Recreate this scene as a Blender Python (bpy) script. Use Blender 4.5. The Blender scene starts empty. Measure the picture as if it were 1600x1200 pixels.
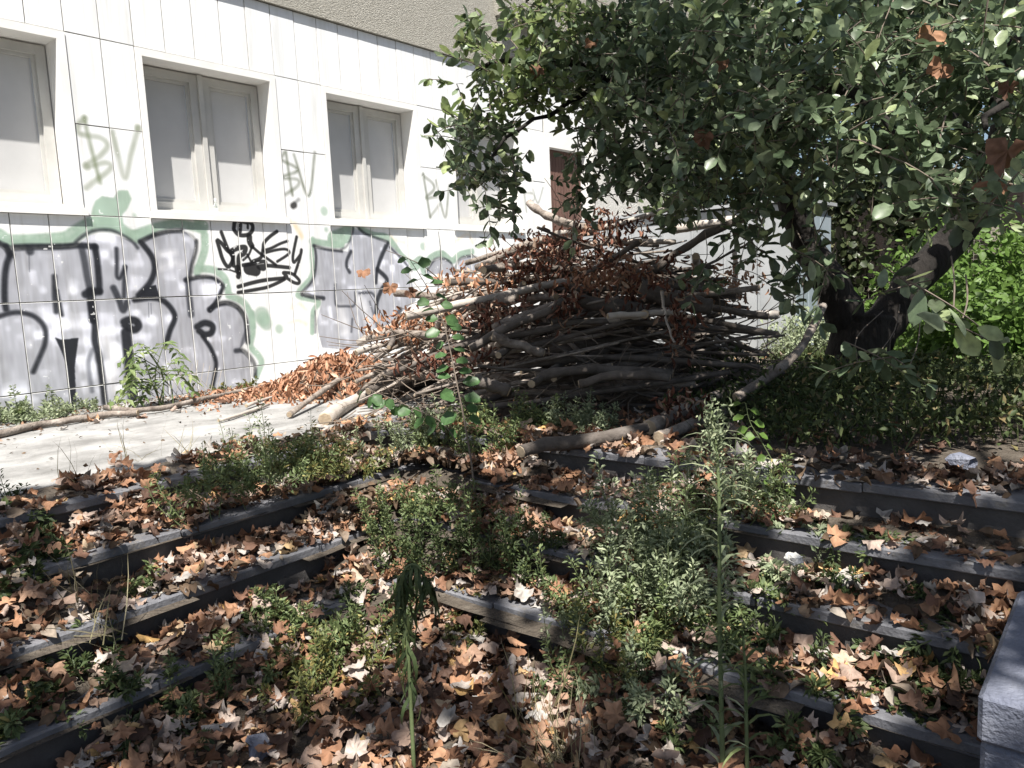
import bpy, math, random
import numpy as np
from mathutils import Vector, Matrix

rng = np.random.default_rng(11)
random.seed(5)
SC = bpy.context.scene
COL = SC.collection

# ------------------------------------------------------------------ camera
YAW, PITCH, ROLL = math.radians(39.54), math.radians(7.2), math.radians(-2.606)
EYE = np.array([0.0, 0.0, 0.85])
FW = np.array([math.cos(YAW) * math.cos(PITCH), math.sin(YAW) * math.cos(PITCH), -math.sin(PITCH)])
_r = np.array([math.sin(YAW), -math.cos(YAW), 0.0])
_u = np.cross(_r, FW)
RT = math.cos(ROLL) * _r + math.sin(ROLL) * _u
UP = -math.sin(ROLL) * _r + math.cos(ROLL) * _u
cam_d = bpy.data.cameras.new('camera')
cam = bpy.data.objects.new('camera', cam_d)
COL.objects.link(cam)
cam.matrix_world = Matrix(((RT[0], UP[0], -FW[0], EYE[0]), (RT[1], UP[1], -FW[1], EYE[1]), (RT[2], UP[2], -FW[2], EYE[2]), (0, 0, 0, 1)))
cam_d.sensor_width = 36.0
cam_d.lens = 27.0
cam_d.clip_start = 0.05
cam_d.clip_end = 500.0
SC.camera = cam

# ------------------------------------------------------------------ sky, sun, exposure
SUN_EL, SUN_AZ = math.radians(62.5), math.radians(50.0)      # azimuth counted from the wall's normal
SUN = np.array([-math.sin(SUN_AZ) * math.cos(SUN_EL), -math.cos(SUN_AZ) * math.cos(SUN_EL), math.sin(SUN_EL)])
world = bpy.data.worlds.new('World')
SC.world = world
world.use_nodes = True
wn = world.node_tree
wn.nodes.clear()
sky = wn.nodes.new('ShaderNodeTexSky')
sky.sky_type = 'NISHITA'
sky.sun_disc = False
sky.sun_elevation = SUN_EL
sky.sun_rotation = math.atan2(SUN[0], SUN[1])
sky.air_density = 1.0
sky.dust_density = 2.0
wbg = wn.nodes.new('ShaderNodeBackground')
wbg.inputs['Strength'].default_value = 0.06
wout = wn.nodes.new('ShaderNodeOutputWorld')
wn.links.new(sky.outputs[0], wbg.inputs['Color'])
wn.links.new(wbg.outputs[0], wout.inputs['Surface'])
sun_d = bpy.data.lights.new('sun', 'SUN')
sun_d.energy = 5.0
sun_d.angle = math.radians(0.53)
sun_d.color = (1.0, 0.955, 0.89)
sun_o = bpy.data.objects.new('sun', sun_d)
COL.objects.link(sun_o)
sun_o.rotation_euler = Vector(SUN).to_track_quat('Z', 'Y').to_euler()
sun_o.location = Vector(SUN * 20)
SC.view_settings.view_transform = 'Standard'
SC.view_settings.look = 'None'
SC.view_settings.exposure = 1.12
SC.view_settings.gamma = 1.0
SC.view_settings.use_curve_mapping = False
SC.render.engine = 'CYCLES'
SC.cycles.max_bounces = 6
SC.cycles.diffuse_bounces = 3
SC.cycles.transparent_max_bounces = 4
SC.cycles.use_denoising = True

# ------------------------------------------------------------------ helpers
def ray(px, py):
    return FW + RT * (px - 800) / 1200 - UP * (py - 600) / 1200
def onz(px, py, z):
    d = ray(px, py); return EYE + d * (z - EYE[2]) / d[2]
def ony(px, py, y):
    d = ray(px, py); return EYE + d * y / d[1]
def ond(px, py, t):
    return EYE + ray(px, py) * t
def project(P):
    q = np.atleast_2d(P) - EYE
    z = q @ FW
    zz = np.where(np.abs(z) < 1e-6, 1e-6, z)
    return 800 + 1200 * (q @ RT) / zz, 600 - 1200 * (q @ UP) / zz, z

def tag(o, label=None, cat=None, group=None, kind=None):
    if label: o['label'] = label
    if cat: o['category'] = cat
    if group: o['group'] = group
    if kind: o['kind'] = kind
    return o

def mesh_arrays(name, V, F, attrs=None, smooth=False, fmat=None):
    V = np.asarray(V, dtype=np.float32)
    me = bpy.data.meshes.new(name)
    if isinstance(F, np.ndarray):
        F = F.astype(np.int32)
        m, k = F.shape
        me.vertices.add(len(V)); me.vertices.foreach_set('co', V.ravel())
        me.loops.add(m * k); me.loops.foreach_set('vertex_index', F.ravel())
        me.polygons.add(m); me.polygons.foreach_set('loop_start', np.arange(0, m * k, k, dtype=np.int32))
        me.update(calc_edges=True)
    else:
        me.from_pydata([tuple(map(float, v)) for v in V], [], [tuple(map(int, f)) for f in F])
        m = len(F)
    if attrs:
        for an, av in attrs.items():
            a = me.attributes.new(an, 'FLOAT', 'POINT')
            a.data.foreach_set('value', np.asarray(av, dtype=np.float32))
    if fmat is not None:
        me.polygons.foreach_set('material_index', np.asarray(fmat, dtype=np.int32))
    if smooth:
        me.polygons.foreach_set('use_smooth', np.ones(len(me.polygons), dtype=bool))
    me.update()
    return me

def link(name, me, mat=None, parent=None, loc=None):
    o = bpy.data.objects.new(name, me)
    COL.objects.link(o)
    if mat is not None and me is not None and not me.materials:
        for m in (mat if isinstance(mat, (list, tuple)) else [mat]):
            me.materials.append(m)
    if loc is not None: o.location = Vector([float(c) for c in loc])
    if parent is not None: o.parent = parent
    return o

def part(name, V, F, mat, parent=None, attrs=None, smooth=False, origin=None, fmat=None):
    """mesh given in world coordinates; origin = the thing's base (its parent's location, or its own)"""
    V = np.asarray(V, dtype=float)
    if parent is not None:
        base = np.array(parent.location) if parent.parent is None else np.array(parent.parent.location) + np.array(parent.location)
        me = mesh_arrays(name, V - base, F, attrs, smooth, fmat)
        return link(name, me, mat, parent)
    if origin is None:
        origin = np.array([V[:, 0].mean(), V[:, 1].mean(), V[:, 2].min()])
    me = mesh_arrays(name, V - np.asarray(origin), F, attrs, smooth, fmat)
    return link(name, me, mat, None, origin)

def empty(name, loc):
    o = bpy.data.objects.new(name, None)
    COL.objects.link(o)
    o.empty_display_size = 0.1
    o.location = Vector([float(c) for c in loc])
    return o

BOXF = [(0, 3, 2, 1), (4, 5, 6, 7), (0, 1, 5, 4), (1, 2, 6, 5), (2, 3, 7, 6), (3, 0, 4, 7)]
class MB:
    """collects boxes, prisms and tubes into one mesh"""
    def __init__(s): s.V = []; s.F = []
    def add(s, V, F):
        o = len(s.V); s.V += [tuple(map(float, v)) for v in V]; s.F += [tuple(int(i) + o for i in f) for f in F]; return s
    def box(s, x0, x1, y0, y1, z0, z1):
        return s.add([(x0, y0, z0), (x1, y0, z0), (x1, y1, z0), (x0, y1, z0), (x0, y0, z1), (x1, y0, z1), (x1, y1, z1), (x0, y1, z1)], BOXF)
    def tube(s, P, R, n=8, cap=True):
        V, F = tube(P, R, n, cap); return s.add(V, F)
    def build(s, name, mat, parent=None, smooth=False, origin=None):
        return part(name, np.array(s.V), s.F, mat, parent, None, smooth, origin)

def bevel_box(x0, x1, y0, y1, z0, z1, b):
    """box with all twelve edges chamfered by b"""
    V = []; F = []
    c = [(x0, x1), (y0, y1), (z0, z1)]
    idx = {}
    for sx in (0, 1):
        for sy in (0, 1):
            for sz in (0, 1):
                s = (sx, sy, sz)
                for ax in range(3):
                    p = []
                    for k in range(3):
                        q = c[k][s[k]]
                        if k != ax: q += b if s[k] == 0 else -b
                        p.append(q)
                    idx[(s, ax)] = len(V); V.append(p)
    for ax in range(3):
        o = [k for k in range(3) if k != ax]
        for sd in (0, 1):
            def S(a, bb):
                s = [0, 0, 0]; s[ax] = sd; s[o[0]] = a; s[o[1]] = bb; return tuple(s)
            q = [idx[(S(0, 0), ax)], idx[(S(1, 0), ax)], idx[(S(1, 1), ax)], idx[(S(0, 1), ax)]]
            flip = (sd == 1) ^ (ax == 1)
            F.append(q if flip else q[::-1])
    for a in range(3):
        b1, b2 = [k for k in range(3) if k != a]
        for s1 in (0, 1):
            for s2 in (0, 1):
                def S(t):
                    s = [0, 0, 0]; s[a] = t; s[b1] = s1; s[b2] = s2; return tuple(s)
                F.append([idx[(S(0), b1)], idx[(S(1), b1)], idx[(S(1), b2)], idx[(S(0), b2)]])
    for sx in (0, 1):
        for sy in (0, 1):
            for sz in (0, 1):
                s = (sx, sy, sz); F.append([idx[(s, 0)], idx[(s, 1)], idx[(s, 2)]])
    return V, F

def smoothpath(P, n):
    """Catmull-Rom through P, n points"""
    P = np.asarray(P, dtype=float)
    if len(P) == 2: return P[0] + (P[1] - P[0]) * np.linspace(0, 1, n)[:, None]
    Q = np.vstack([2 * P[0] - P[1], P, 2 * P[-1] - P[-2]])
    out = []
    for t in np.linspace(0, len(P) - 1, n):
        i = min(int(t), len(P) - 2); f = t - i
        a, b, c, d = Q[i], Q[i + 1], Q[i + 2], Q[i + 3]
        out.append(0.5 * (2 * b + (c - a) * f + (2 * a - 5 * b + 4 * c - d) * f * f + (3 * b - a - 3 * c + d) * f ** 3))
    return np.array(out)

def tube(P, R, n=8, cap=True):
    P = np.asarray(P, dtype=float); m = len(P)
    R = np.broadcast_to(np.asarray(R, dtype=float), (m,)) if np.ndim(R) == 0 else np.asarray(R, dtype=float)
    T = np.gradient(P, axis=0); T /= np.linalg.norm(T, axis=1)[:, None] + 1e-9
    a = np.array([0, 0, 1.0]) if abs(T[0][2]) < 0.9 else np.array([1.0, 0, 0])
    N = np.cross(T[0], a); N /= np.linalg.norm(N)
    V = []; th = np.arange(n) * 2 * np.pi / n
    for i in range(m):
        N = N - T[i] * (N @ T[i]); N /= np.linalg.norm(N) + 1e-9
        B = np.cross(T[i], N)
        V.append(P[i] + R[i] * (np.cos(th)[:, None] * N + np.sin(th)[:, None] * B))
    V = np.vstack(V)
    i = np.arange(m - 1)[:, None] * n; j = np.arange(n)[None, :]; k = (j + 1) % n
    F = np.stack([i + j, i + k, i + n + k, i + n + j], -1).reshape(-1, 4).tolist()
    if cap:
        F.append(list(range(n))[::-1]); F.append(list(range((m - 1) * n, m * n)))
    return V, F

# ---- leaf templates: axis +Y, normal +Z, unit length
def leaf_ovate(w=0.55, fold=0.12, droop=0.15, ob=0.6):
    ys = [0, .22, ob, .86, 1.0]; ws = [0.03, .33 * w / .55 * .55, .5 * w, .3 * w, 0.0]
    V = []; 
    for y, h in zip(ys, ws):
        z = -droop * y * y
        V += [(-h, y, z + fold * h), (0, y, z - fold * .2), (h, y, z + fold * h)]
    F = []
    for i in range(4):
        a = i * 3
        F += [(a, a + 1, a + 4), (a, a + 4, a + 3), (a + 1, a + 2, a + 5), (a + 1, a + 5, a + 4)]
    return np.array(V), np.array(F)
def leaf_small(w=0.4, fold=0.12, mid=.5):
    V = np.array([(0, 0, 0), (-w / 2, mid, fold), (0, 1, -.08), (w / 2, mid, fold)])
    return V, np.array([(0, 2, 1), (0, 3, 2)])
def leaf_blade():
    V = np.array([(-.02, 0, 0), (.02, 0, 0), (-.018, .4, 0.02), (.018, .4, 0.02), (-.012, .75, -.06), (.012, .75, -.06), (0, 1, -.2)])
    return V, np.array([(0, 1, 3), (0, 3, 2), (2, 3, 5), (2, 5, 4), (4, 5, 6)])
def leaf_heart():
    return leaf_ovate(w=.85, fold=.18, droop=.2, ob=.38)
def leaf_plane(seed):
    """dry plane-tree leaf, five pointed lobes, curled"""
    g = np.random.default_rng(seed)
    half = [(0, 1.0), (8, .86), (17, .74), (27, .66), (38, .80), (50, .95), (61, .80), (78, .62), (95, .70), (112, .76), (130, .58), (158, .42)]
    ang = [-a for a, _ in half[:0:-1]] + [a for a, _ in half]
    rad = [r for _, r in half[:0:-1]] + [r for _, r in half]
    ang = np.radians(ang); rad = np.array(rad) * g.uniform(.85, 1.12, len(ang)) * .62
    k = len(ang)
    ox, oy = np.sin(ang) * rad, np.cos(ang) * rad
    V = np.vstack([[0, 0, 0], np.c_[ox * .52, oy * .52, ox * 0], np.c_[ox, oy, ox * 0]])
    c1, c2, c3 = g.uniform(-1.1, 1.7), g.uniform(-.8, .9), g.uniform(-1.0, 1.0)
    w1, w2, w3 = g.uniform(3, 9), g.uniform(3, 9), g.uniform(.03, .09)
    ph = g.uniform(0, 3.1)
    X = V[:, 0] * math.cos(ph) + V[:, 1] * math.sin(ph); Y = -V[:, 0] * math.sin(ph) + V[:, 1] * math.cos(ph)
    rr = np.hypot(V[:, 0], V[:, 1])
    V[:, 2] = c1 * X * X + c2 * Y * Y * .6 + c3 * X * Y + w3 * np.sin(w1 * X + ph) * np.cos(w2 * Y) + g.normal(0, .04, len(V)) * (rr > .2)
    # fold the pleats of the lobes
    V[1 + k:, 2] += .05 * np.cos(ang * 6.2) ; V[1:1 + k, 2] += .03 * np.cos(ang * 6.2)
    sh = 1 - .6 * np.clip(abs(V[:, 2]), 0, .7)
    V[:, 0] *= sh; V[:, 1] *= sh
    if seed >= 118:          # rolled up while drying
        rr2 = g.uniform(.13, .26); q = V[:, 0] * math.cos(ph) + V[:, 1] * math.sin(ph)
        nq = rr2 * np.sin(np.clip(q / rr2, -2.2, 2.2)); V[:, 0] += (nq - q) * math.cos(ph); V[:, 1] += (nq - q) * math.sin(ph); V[:, 2] = V[:, 2] * .4 + g.choice([-1, 1], p=[.35, .65]) * rr2 * (1 - np.cos(np.clip(q / rr2, -2.2, 2.2)))
    V[:, 2] -= np.percentile(V[:, 2], 25)
    F = []
    for i in range(k - 1):
        F += [(0, 1 + i + 1, 1 + i), (1 + i, 2 + i, 2 + i + k), (1 + i, 2 + i + k, 1 + i + k)]
    # petiole
    o = len(V); V = np.vstack([V, [(-.012, -.02, .01), (.012, -.02, .01), (0.02, -.45, .06)]]); F.append((o, o + 1, o + 2))
    return V, np.array(F)
OVATE = [leaf_ovate(), leaf_ovate(.62, .2, .28), leaf_ovate(.5, .05, -.1), leaf_ovate(.58, .25, .1, .65)]
PLANE = [leaf_plane(s) for s in range(100, 124)]
HEART = leaf_heart(); SMALL = leaf_small(); SMALLW = leaf_small(.55, .15, .45); NARROW = leaf_small(.18, .05, .4); BLADE = leaf_blade()

def unit(v): return v / (np.linalg.norm(v, axis=-1, keepdims=True) + 1e-9)
def frames(D, Nrm):
    """rotation matrices whose columns are side, leaf axis D, normal close to Nrm"""
    D = unit(D); S = unit(np.cross(D, Nrm)); N = np.cross(S, D)
    return np.stack([S, D, N], -1)
def scatter(tmpl, Rm, T, s):
    V0, F0 = tmpl; n = len(T)
    V = np.einsum('nij,vj->nvi', Rm * np.asarray(s)[:, None, None], V0) + T[:, None, :]
    F = F0[None] + (np.arange(n) * len(V0))[:, None, None]
    return V.reshape(-1, 3), F.reshape(-1, F0.shape[1])
class Leaves:
    def __init__(s): s.V = []; s.F = []; s.A = []; s.n = 0
    def add(s, tmpl, Rm, T, sc, rnd):
        if len(T) == 0: return
        V, F = scatter(tmpl, Rm, T, sc)
        s.V.append(V); s.F.append(F + s.n); s.A.append(np.repeat(rnd, len(tmpl[0]))); s.n += len(V)
    def build(s, name, mat, parent=None, kind='stuff', origin=None):
        o = part(name, np.vstack(s.V), np.vstack(s.F), mat, parent, {'rnd': np.concatenate(s.A)}, True, origin)
        if kind: o['kind'] = kind
        return o
def rand_dirs(n, g=None):
    g = g or rng
    return unit(g.normal(size=(n, 3)))

# ------------------------------------------------------------------ materials
def nt(name):
    m = bpy.data.materials.new(name); m.use_nodes = True
    t = m.node_tree; t.nodes.clear()
    out = t.nodes.new('ShaderNodeOutputMaterial')
    return m, t, out
def ramp(t, stops):
    r = t.nodes.new('ShaderNodeValToRGB')
    e = r.color_ramp.elements
    while len(e) < len(stops): e.new(0.5)
    for i, (p, c) in enumerate(stops):
        e[i].position = p; e[i].color = (*c, 1)
    return r
def surf(name, stops, scale=4.0, rough=.8, bump=.0, bscale=60.0, detail=6, stretch=(1, 1, 1), spots=None, spec=.3, coords='Object', bdist=.01):
    """noise-driven surface colour plus fine relief"""
    m, t, out = nt(name)
    N, L = t.nodes, t.links
    tc = N.new('ShaderNodeTexCoord'); mp = N.new('ShaderNodeMapping')
    mp.inputs['Scale'].default_value = stretch
    src = N.new('ShaderNodeNewGeometry').outputs['Position'] if coords == 'World' else tc.outputs[coords]
    oi = N.new('ShaderNodeObjectInfo')
    ad = N.new('ShaderNodeVectorMath'); ad.operation = 'ADD'
    mu = N.new('ShaderNodeMath'); mu.operation = 'MULTIPLY'; mu.inputs[1].default_value = 37.0 if coords == 'Object' else 0.0
    L.new(oi.outputs['Random'], mu.inputs[0])
    L.new(src, mp.inputs['Vector']); L.new(mp.outputs[0], ad.inputs[0]); L.new(mu.outputs[0], ad.inputs[1])
    nz = N.new('ShaderNodeTexNoise'); nz.inputs['Scale'].default_value = scale; nz.inputs['Detail'].default_value = detail; nz.inputs['Roughness'].default_value = .62
    L.new(ad.outputs[0], nz.inputs['Vector'])
    rp = ramp(t, stops); L.new(nz.outputs['Fac'], rp.inputs[0])
    b = N.new('ShaderNodeBsdfPrincipled'); b.inputs['Roughness'].default_value = rough
    b.inputs['Specular IOR Level'].default_value = spec
    col = rp.outputs[0]
    if spots:
        sc, th, c = spots
        n2 = N.new('ShaderNodeTexNoise'); n2.inputs['Scale'].default_value = sc; n2.inputs['Detail'].default_value = 8; n2.inputs['Roughness'].default_value = .75
        L.new(ad.outputs[0], n2.inputs['Vector'])
        r2 = ramp(t, [(th, (0, 0, 0)), (min(th + .12, 1), (1, 1, 1))]); L.new(n2.outputs['Fac'], r2.inputs[0])
        mx = N.new('ShaderNodeMix'); mx.data_type = 'RGBA'
        L.new(r2.outputs[0], mx.inputs[0]); L.new(col, mx.inputs[6]); mx.inputs[7].default_value = (*c, 1); col = mx.outputs[2]
    L.new(col, b.inputs['Base Color'])
    if bump:
        n3 = N.new('ShaderNodeTexNoise'); n3.inputs['Scale'].default_value = bscale; n3.inputs['Detail'].default_value = 5
        L.new(ad.outputs[0], n3.inputs['Vector'])
        bp = N.new('ShaderNodeBump'); bp.inputs['Strength'].default_value = bump; bp.inputs['Distance'].default_value = bdist
        L.new(n3.outputs['Fac'], bp.inputs['Height']); L.new(bp.outputs[0], b.inputs['Normal'])
    L.new(b.outputs[0], out.inputs[0])
    return m
def leafmat(name, stops, trans=.3, rough=.5, own=False, blotch=.35, spec=.35):
    """leaf: colour picked per leaf (attribute, or object random), part of the light passes through"""
    m, t, out = nt(name); N, L = t.nodes, t.links
    if own:
        oi = N.new('ShaderNodeObjectInfo'); src = oi.outputs['Random']
    else:
        a = N.new('ShaderNodeAttribute'); a.attribute_name = 'rnd'; src = a.outputs['Fac']
    rp = ramp(t, stops); L.new(src, rp.inputs[0])
    g = N.new('ShaderNodeNewGeometry')
    nz = N.new('ShaderNodeTexNoise'); nz.inputs['Scale'].default_value = 45; nz.inputs['Detail'].default_value = 4
    L.new(g.outputs['Position'], nz.inputs['Vector'])
    mr = N.new('ShaderNodeMapRange'); mr.inputs[1].default_value = .25; mr.inputs[2].default_value = .75
    mr.inputs[3].default_value = 1 - blotch; mr.inputs[4].default_value = 1 + blotch
    L.new(nz.outputs['Fac'], mr.inputs[0])
    vm = N.new('ShaderNodeVectorMath'); vm.operation = 'SCALE'
    L.new(oi.outputs['Color'] if own == 'color' else rp.outputs[0], vm.inputs[0]); L.new(mr.outputs[0], vm.inputs['Scale'])
    b = N.new('ShaderNodeBsdfPrincipled'); b.inputs['Roughness'].default_value = rough; b.inputs['Specular IOR Level'].default_value = spec
    L.new(vm.outputs[0], b.inputs['Base Color'])
    tr = N.new('ShaderNodeBsdfTranslucent'); L.new(vm.outputs[0], tr.inputs['Color'])
    mx = N.new('ShaderNodeMixShader'); mx.inputs[0].default_value = trans
    L.new(b.outputs[0], mx.inputs[1]); L.new(tr.outputs[0], mx.inputs[2]); L.new(mx.outputs[0], out.inputs[0])
    return m
def solid(name, c, rough=.6, metal=0.0, spec=.3):
    return surf(name, [(.3, tuple(x * .85 for x in c)), (.7, tuple(min(1, x * 1.12) for x in c))], 9, rough, .15, 80, spec=spec)

M = {}
M['edge'] = surf('panel_edge', [(.3, (.55, .55, .53)), (.7, (.75, .75, .73))], 20, .8)
M['backing'] = surf('joint_backing', [(.3, (.02, .02, .02)), (.7, (.05, .05, .048))], 6, .9)
M['reveal'] = surf('painted_reveal', [(.3, (.72, .715, .69)), (.7, (.82, .815, .79))], 3, .7, .1, 40)
M['shutter'] = surf('shutter_paint', [(.3, (.43, .425, .405)), (.7, (.56, .555, .53))], 2.2, .55, .1, 30, spots=(7, .66, (.45, .43, .40)))
M['shutter_panel'] = surf('shutter_panel_paint', [(.3, (.46, .46, .46)), (.7, (.54, .54, .54))], 1.6, .5, .05, 30)
M['pebble'] = surf('pebble_render', [(.3, (.26, .245, .21)), (.5, (.36, .345, .30)), (.7, (.46, .44, .39))], 42, .95, 1.0, 75, 8, coords='World', bdist=.02)
M['pebble_white'] = surf('white_rough_render', [(.3, (.5, .49, .46)), (.7, (.7, .69, .66))], 30, .95, .9, 60, 8, bdist=.02)
M['brown'] = surf('brown_shutter_paint', [(.3, (.10, .055, .045)), (.7, (.17, .10, .08))], 5, .6, .2, 30, stretch=(1, 1, .15))
M['concrete'] = surf('concrete', [(.3, (.12, .118, .112)), (.5, (.25, .247, .24)), (.68, (.36, .356, .345))], 2.6, .9, .7, 55, 10, spots=(9, .58, (.12, .112, .10)), coords='World')
M['stone'] = surf('slate_stone', [(.25, (.075, .076, .085)), (.5, (.125, .127, .139)), (.75, (.19, .19, .205))], 5, .7, .5, 70, 8, spots=(8, .56, (.17, .155, .135)), coords='World', spec=.4)
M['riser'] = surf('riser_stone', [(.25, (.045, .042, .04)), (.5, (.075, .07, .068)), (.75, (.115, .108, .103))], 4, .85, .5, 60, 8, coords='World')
M['block'] = surf('cheek_stone', [(.25, (.10, .11, .15)), (.5, (.16, .172, .215)), (.75, (.23, .24, .28))], 9, .8, .8, 90, 9, coords='World')
M['soil'] = surf('soil', [(.2, (.045, .036, .027)), (.5, (.085, .07, .055)), (.8, (.15, .13, .105))], 14, .95, 1.0, 50, 10, spots=(40, .62, (.26, .25, .23)), coords='World', bdist=.03)
M['bark'] = surf('pile_bark', [(.28, (.09, .07, .058)), (.5, (.21, .178, .152)), (.72, (.37, .325, .285))], 11, .88, 1.0, 50, 10, stretch=(1, 1, 1), spots=(26, .66, (.09, .065, .05)))
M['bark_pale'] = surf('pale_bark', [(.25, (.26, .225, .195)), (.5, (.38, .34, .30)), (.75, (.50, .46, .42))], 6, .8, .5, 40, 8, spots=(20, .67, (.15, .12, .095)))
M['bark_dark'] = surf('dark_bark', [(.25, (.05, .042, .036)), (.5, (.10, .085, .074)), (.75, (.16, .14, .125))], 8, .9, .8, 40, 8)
M['cut'] = surf('cut_wood', [(.3, (.26, .20, .14)), (.7, (.45, .36, .25))], 18, .8, .3, 60)
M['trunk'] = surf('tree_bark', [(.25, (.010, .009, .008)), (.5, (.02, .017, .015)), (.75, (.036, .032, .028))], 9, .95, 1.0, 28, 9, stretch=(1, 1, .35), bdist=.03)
M['twig'] = solid('twig_bark', (.16, .13, .105), .9)
M['twig_green'] = solid('green_stem', (.11, .14, .06), .7)
M['stem_dry'] = solid('dry_stem', (.33, .27, .18), .85)
GREEN = [(.0, (.055, .08, .042)), (.3, (.10, .142, .078)), (.6, (.16, .215, .122)), (.85, (.24, .295, .19)), (1.0, (.33, .39, .17))]
M['crown'] = leafmat('tree_leaf', GREEN, .33, .38, spec=.5)
M['crown_own'] = leafmat('tree_leaf_single', GREEN, .33, .38, own=True, spec=.5)
M['crown_lit'] = leafmat('sunlit_tint_leaf', [(0, (.11, .155, .06)), (.5, (.18, .235, .09)), (1, (.27, .32, .13))], .38, .42)  # lighter copy of the crown leaf, sunlight put into its colour
M['plane_green'] = leafmat('plane_leaf_green', [(0, (.04, .07, .02)), (1, (.09, .13, .04))], .25, .5)
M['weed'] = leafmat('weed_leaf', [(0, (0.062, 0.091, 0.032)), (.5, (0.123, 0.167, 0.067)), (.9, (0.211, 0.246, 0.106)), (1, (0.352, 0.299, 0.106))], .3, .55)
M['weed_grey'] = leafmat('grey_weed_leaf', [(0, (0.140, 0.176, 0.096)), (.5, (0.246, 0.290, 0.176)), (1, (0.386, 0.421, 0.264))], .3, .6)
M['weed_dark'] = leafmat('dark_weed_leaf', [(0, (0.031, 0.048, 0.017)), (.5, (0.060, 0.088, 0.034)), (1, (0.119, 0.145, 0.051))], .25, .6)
M['weed_olive'] = leafmat('olive_weed_leaf', [(0, (0.078, 0.098, 0.026)), (.6, (0.143, 0.156, 0.052)), (1, (0.260, 0.195, 0.065))], .3, .6)
M['undergrowth'] = leafmat('undergrowth_leaf', [(0, (.03, .045, .015)), (.5, (.065, .092, .032)), (.85, (.11, .13, .05)), (1, (.2, .15, .07))], .3, .6)
M['bright'] = leafmat('bright_shrub_leaf', [(0, (.06, .11, .02)), (.5, (.11, .19, .04)), (1, (.17, .27, .07))], .4, .5)
M['sapling'] = leafmat('sapling_leaf', [(0, (0.042, 0.091, 0.031)), (.6, (0.070, 0.140, 0.049)), (1, (0.126, 0.196, 0.084))], .3, .4)
M['ailanthus'] = leafmat('pinnate_leaf', [(0, (.10, .15, .05)), (.5, (.17, .23, .09)), (1, (.26, .30, .14))], .35, .5)
M['ivy'] = leafmat('ivy_leaf', [(0, (.03, .045, .02)), (.6, (.07, .09, .04)), (1, (.13, .13, .07))], .25, .4)
DRY = [(0, (.06, .038, .029)), (.16, (.15, .082, .055)), (.34, (.27, .142, .082)), (.5, (.39, .225, .135)), (.62, (.25, .175, .135)), (.76, (.43, .34, .285)), (.9, (.37, .35, .325)), (1, (.50, .31, .12))]
M['dry'] = leafmat('dry_plane_leaf', DRY, .15, .7, blotch=.3, spec=.2)
M['dry_own'] = leafmat('dry_plane_leaf_single', DRY, .15, .7, own='color', blotch=.3, spec=.2)
M['dead'] = leafmat('withered_leaf', [(0, (.045, .02, .014)), (.35, (.12, .048, .032)), (.65, (.20, .085, .055)), (.85, (.26, .16, .11)), (1, (.38, .28, .21))], .2, .7, spec=.2)
M['dead_orange'] = leafmat('orange_withered_leaf', [(0, (.20, .095, .05)), (.4, (.36, .18, .105)), (.8, (.48, .28, .185)), (1, (.56, .40, .29))], .2, .7, spec=.2)
M['crumb'] = leafmat('leaf_crumbs', [(0, (.05, .035, .025)), (.5, (.13, .09, .06)), (.85, (.25, .21, .17)), (1, (.42, .40, .36))], .1, .85, spec=.1)
M['grass'] = leafmat('dry_grass', [(0, (.14, .13, .06)), (.6, (.30, .26, .15)), (1, (.45, .40, .27))], .25, .6)
M['grass_green'] = leafmat('green_grass', [(0, (.035, .055, .02)), (.7, (.07, .095, .03)), (1, (.14, .13, .05))], .25, .6)
M['sheet'] = surf('grey_sheet_metal', [(.3, (.30, .315, .325)), (.7, (.42, .435, .445))], 2, .5, .15, 12, spots=(5, .7, (.30, .29, .27)))
M['sheet_blue'] = surf('bluish_sheet_metal', [(.3, (.24, .29, .33)), (.7, (.34, .39, .43))], 2, .5, .15, 12)
M['wire'] = solid('rusty_wire', (.30, .27, .23), .6)
M['post'] = surf('weathered_post', [(.3, (.20, .18, .14)), (.7, (.36, .33, .27))], 6, .9, .5, 40, stretch=(1, 1, .2))
M['dark_wood'] = surf('dark_boards', [(.3, (.010, .007, .006)), (.7, (.022, .015, .013))], 4, .9, .4, 30)
M['white_plastic'] = solid('white_plastic', (.75, .75, .74), .4)
def glassmat():
    m, t, out = nt('clear_glass')
    b = t.nodes.new('ShaderNodeBsdfPrincipled')
    b.inputs['Transmission Weight'].default_value = 1.0; b.inputs['Roughness'].default_value = .03; b.inputs['IOR'].default_value = 1.45
    n = t.nodes.new('ShaderNodeTexNoise'); n.inputs['Scale'].default_value = 6
    r = ramp(t, [(.3, (.82, .9, .88)), (.7, (.92, .96, .95))]); t.links.new(n.outputs['Fac'], r.inputs[0]); t.links.new(r.outputs[0], b.inputs['Base Color'])
    t.links.new(b.outputs[0], out.inputs[0]); return m
M['glass'] = glassmat()

def dry_pick(r):
    p = [q for q, _ in DRY]; c = np.array([k for _, k in DRY])
    return tuple(float(np.interp(r, p, c[:, i])) for i in range(3)) + (1.0,)
def dry_word(r): return ['dark brown', 'brown', 'rust-brown', 'orange-tan', 'dull brown', 'pale tan', 'greyish', 'yellow-orange'][int(np.argmin([abs(r - q) for q, _ in DRY]))]
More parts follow.
